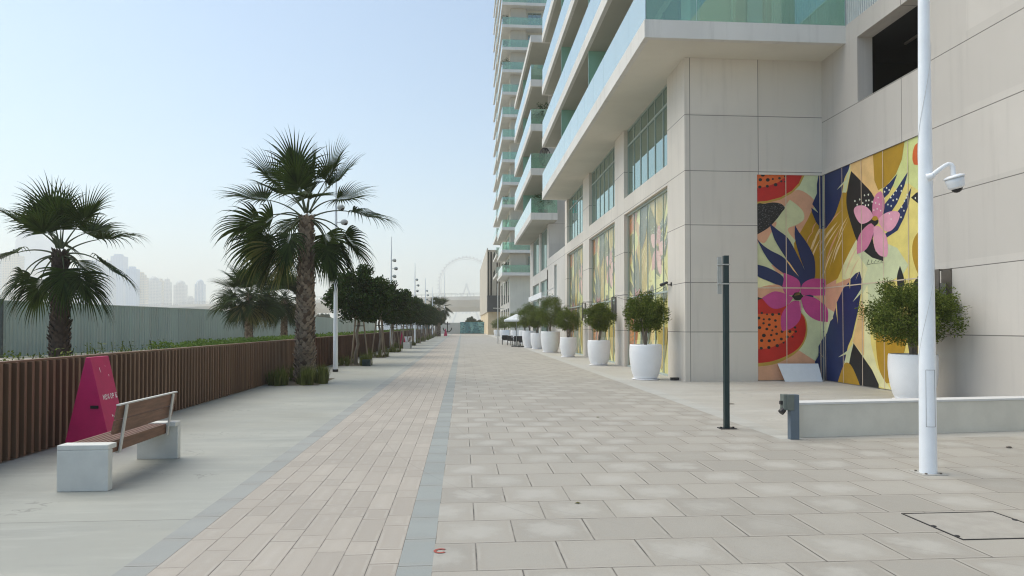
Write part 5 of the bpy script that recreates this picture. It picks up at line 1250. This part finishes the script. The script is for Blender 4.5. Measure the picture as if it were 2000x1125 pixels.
# wall lanterns
def lantern(label, x, y, z, s=1.0, hgt=.95):
    t = thing('wall_lantern', label, 'wall lamp', (x, y, z), group='bronze frame wall lanterns')
    m = MB(); d = .22 * s
    m.box(x - d, x - d + .02, y - .02 - .12, y + .12, z, z + hgt); m.box(x - .015, x - .001, y - .16, y + .16, z - .02, z + hgt + .02)
    m.box(x - d, x - .015, y - .14, y - .125, z, z + .02); m.box(x - d, x - .015, y - .14, y - .125, z + hgt - .02, z + hgt); m.box(x - d, x - .015, y + .125, y + .14, z, z + .02); m.box(x - d, x - .015, y + .125, y + .14, z + hgt - .02, z + hgt)
    m.box(x - d - .001, x - d + .015, y - .14, y - .125, z, z + hgt); m.box(x - d - .001, x - d + .015, y + .121, y + .14, z, z + hgt)
    m.build('frame', 'bronze', t)
    m = MB(); m.box(x - d + .06, x - .06, y - .05, y + .05, z + .15, z + hgt - .3); m.build('diffuser', plain('lantern_glass', (.25, .24, .22), .3, .1), t)
    return t
lantern('large bronze frame lantern on the side wall above the terrace olive tree', IX - .03, 14.35, 1.75, 1.3, 1.12)
lantern('bronze lantern on the pillar between the two nearest mural bays', FX, 28.7, 1.9, .8)
lantern('bronze lantern on the pillar between second and third mural bays', FX, 35.9, 1.9, .8)
# corner spotlight, string-light cables, ground box
t = thing('wall_spotlight', 'small black spotlight on a short arm at the corner pillar', 'spotlight', (FX, 20.9, 2.98))
m = MB(); m.tube([(FX, 20.9, 2.93), (FX - .12, 20.95, 2.93), (FX - .14, 21.0, 2.97)], .012, 8); m.box(FX - .02, FX - .001, 20.85, 20.95, 2.88, 2.99); m.build('arm', 'black', t)
m = MB(); m.tube([(FX - .12, 20.98, 2.99), (FX - .22, 21.3, 2.93)], [.04, .05], 12); m.build('head', 'black', t)
for j, (zo, lb) in enumerate(((0, 'upper thin cable strung along the mural bays'), (-.07, 'lower thin cable strung along the mural bays'))):
    m = MB(); seg = [21.2, 28.0, 35.7, 42.6]
    for a, b in zip(seg, seg[1:]): m.tube([(FX - .12, a + (b - a) * k / 10, 2.92 + zo - .22 * 4 * (k / 10) * (1 - k / 10) * (.7 + .5 * j)) for k in range(11)], .008, 5)
    tag(m.build('cable', 'cable'), lb, 'cable', 'cables')
t = thing('ground_spotlight', 'low black uplight on the paving at the building corner', 'spotlight', (6.3, 20.0, 0))
m = MB(); m.box(6.22, 6.47, 20.0, 20.12, .0, .085); m.tube([(6.3, 19.99, .05), (6.3, 19.96, .05)], .03, 10); m.build('housing', 'black', t, bevel=.01)

# ================================================================= TERRACE SEATING FAR RIGHT
def parasol(label, x, y, r=1.05, h=2.55):
    t = thing('parasol', label, 'parasol', (x, y, 0), group='white parasols')
    m = MB(); m.tube([(0, 0, .05), (0, 0, h)], .028, 10); m.build('pole', 'galv', t, True)
    m = MB(); m.box(-.4, .4, -.4, .4, 0, .07); m.build('base', 'charcoal', t, True, bevel=.01)
    m = MB(); n = 8; vs = [(0, 0, h + .05)] + [(r * math.cos(2 * math.pi * (k + .5) / n), r * math.sin(2 * math.pi * (k + .5) / n), h - .42) for k in range(n)] + [(r * math.cos(2 * math.pi * (k + .5) / n), r * math.sin(2 * math.pi * (k + .5) / n), h - .56) for k in range(n)]
    m.add(vs, [(0, 1 + k, 1 + (k + 1) % n) for k in range(n)] + [(1 + k, 9 + k, 9 + (k + 1) % n, 1 + (k + 1) % n) for k in range(n)]); m.build('canopy', 'sunshade', t, True)
    m = MB()
    for k in range(n): m.tube([(0, 0, h - .1), (r * .97 * math.cos(2 * math.pi * (k + .5) / n), r * .97 * math.sin(2 * math.pi * (k + .5) / n), h - .47)], .01, 4)
    m.build('ribs', 'galv', t, True)
parasol('first white parasol, nearer the pale paving edge', 4.30, 54.2); parasol('second white parasol, tucked behind the big olive pots', 4.95, 53.5, 1.2)
def cafe_chair(label, x, y, rz):
    t = thing('cafe_chair', label, 'chair', (x, y, 0), rz, 'black terrace chairs')
    m = MB(); m.box(-.26, .26, -.26, .26, .38, .47); m.build('seat', 'black', t, True, bevel=.02)
    m = MB(); m.box(-.26, .26, .2, .27, .47, .82); m.build('backrest', 'black', t, True, bevel=.02)
    for sx in (-.24, .24):
        for sy in (-.24, .24): m = MB(); m.box(sx - .02, sx + .02, sy - .02, sy + .02, 0, .38); m.build('leg', 'black', t, True)
    for sx in (-.27, .27): m = MB(); m.box(sx - .025, sx + .025, -.2, .25, .60, .64); m.build('armrest', 'black', t, True)
def cafe_table(label, x, y):
    t = thing('cafe_table', label, 'table', (x, y, 0), 0, 'terrace tables')
    m = MB(); m.box(-.42, .42, -.42, .42, .71, .74); m.build('top', 'white', t, True); m = MB(); m.tube([(0, 0, .02), (0, 0, .71)], .035, 8); m.lathe([(0, .03), (.24, .02), (.25, 0)], 16); m.build('pedestal', 'black', t, True)
for i, (x, y, rz, lb) in enumerate(((3.75, 60.0, 0, 'black terrace chair farthest left, beside the thin pole'), (4.15, 57.6, 2.6, 'black terrace chair second from left before the thin pole'), (4.55, 59.4, 1.5, 'black terrace chair behind the first table'), (4.45, 55.4, 3.1, 'black terrace chair between the two parasol poles'),
                                    (5.0, 55.2, 0.2, 'black terrace chair under the second parasol'), (5.1, 52.4, 3.0, 'black terrace chair in front of the second parasol'), (4.6, 52.3, 2.9, 'black terrace chair nearest the camera beside the pots'), (5.6, 56.2, 1.4, 'black terrace chair closest to the facade'))): cafe_chair(lb, x, y, rz)
cafe_table('white topped table under the first parasol', 4.5, 56.4); cafe_table('white topped table under the second parasol', 5.15, 53.9 + .3)

# balcony furniture and plants that read at this size
def balcony_plant(label, x, y, z, h, seed):
    rnd = random.Random(seed); t = thing('balcony_plant', label, 'plant', (x, y, z), 0, 'plants on the balconies')
    m = MB(); m.lathe([(0, 0), (.14, 0), (.18, .32), (.16, .32), (0, .28)], 14); m.build('pot', 'charcoal', t, True)
    m = MB(); fn = clumpy(h * .38, h * .38, h * .36, .32 + h * .45, seed, 12, h * .16); leaf_cloud(m, fn, 500, .14, rnd, 0, 2.5); m.build('foliage', 'ficus', t, True)
zb = Z0 - .12 + ST
balcony_plant('bushy plant on the lowest middle block balcony, right of its corner', 5.75, 49.95, zb, 1.5, 61)
balcony_plant('tall plant on the lowest middle block balcony, near the wall', 6.15, 50.1, zb, 1.7, 62)
balcony_plant('dark plant on the third middle block balcony', 5.9, 50.0, zb + 2 * (PITCH - .03), 1.6, 63)
for i, (k, dx, h, lb) in enumerate(((0, .5, 1.3, 'green plant on the lowest tower balcony'), (3, .5, 1.2, 'plant on the fourth tower balcony'), (9, .6, 1.9, 'tall spindly plant on a high tower balcony'), (11, .6, 1.6, 'dark shrub on the top visible tower balcony'), (10, .5, 1.0, 'small plant on the tower balcony below the top one'))):
    balcony_plant(lb, TX + dx, TY + .6, 8.95 + k * 3.27 + .42, h, 70 + i)
t = thing('hanging_chair', 'black hanging egg chair on the second middle block balcony', 'chair', (6.1, 50.2, zb + (PITCH - .03)))
m = MB(); c = Vector((6.1, 50.25, zb + (PITCH - .03) + 1.0))
for k in range(9):
    a = math.pi * k / 9; m.tube([(c.x + .42 * math.cos(a) * math.sin(b), c.y + .42 * math.sin(a) * math.sin(b), c.z + .7 * math.cos(b)) for b in [2 * math.pi * j / 16 for j in range(17)]], .018, 5, cap=False)
m.build('woven_shell', 'black', t)
m = MB(); m.tube([(6.1, 50.25, zb + (PITCH - .03)), (6.35, 50.25, zb + (PITCH - .03) + .9), (6.1, 50.25, zb + (PITCH - .03) + 1.75)], .03, 8); m.build('stand', 'black', t)
# recessed downlights in the soffits of near block
for k, yy in enumerate((21.5, 25.5)):
    z = Z0 + PITCH - .004; m = MB(); m.lathe([(0, z - .10), (.05, z - .10), (.055, z - .0)], 14, (6.0, yy, 0))
    tag(m.build('soffit_light', 'bronze'), ['small round soffit light above the first floor balcony, nearer one', 'small round soffit light above the first floor balcony, farther one'][k], 'ceiling light', 'soffit lights')

# ================================================================= HAZE
m = MB(); m.box(-3300, 1600, -120, 4300, -1.0, 330)
s_ = NT('haze_air'); v = s_.n('ShaderNodeVolumePrincipled'); v.inputs['Color'].default_value = (1, .97, .91, 1); v.inputs['Density'].default_value = .0006; v.inputs['Anisotropy'].default_value = .3
s_.t.links.new(v.outputs[0], s_.out.inputs['Volume'])
tag(m.build('haze', s_.m), None, None, None, 'stuff')
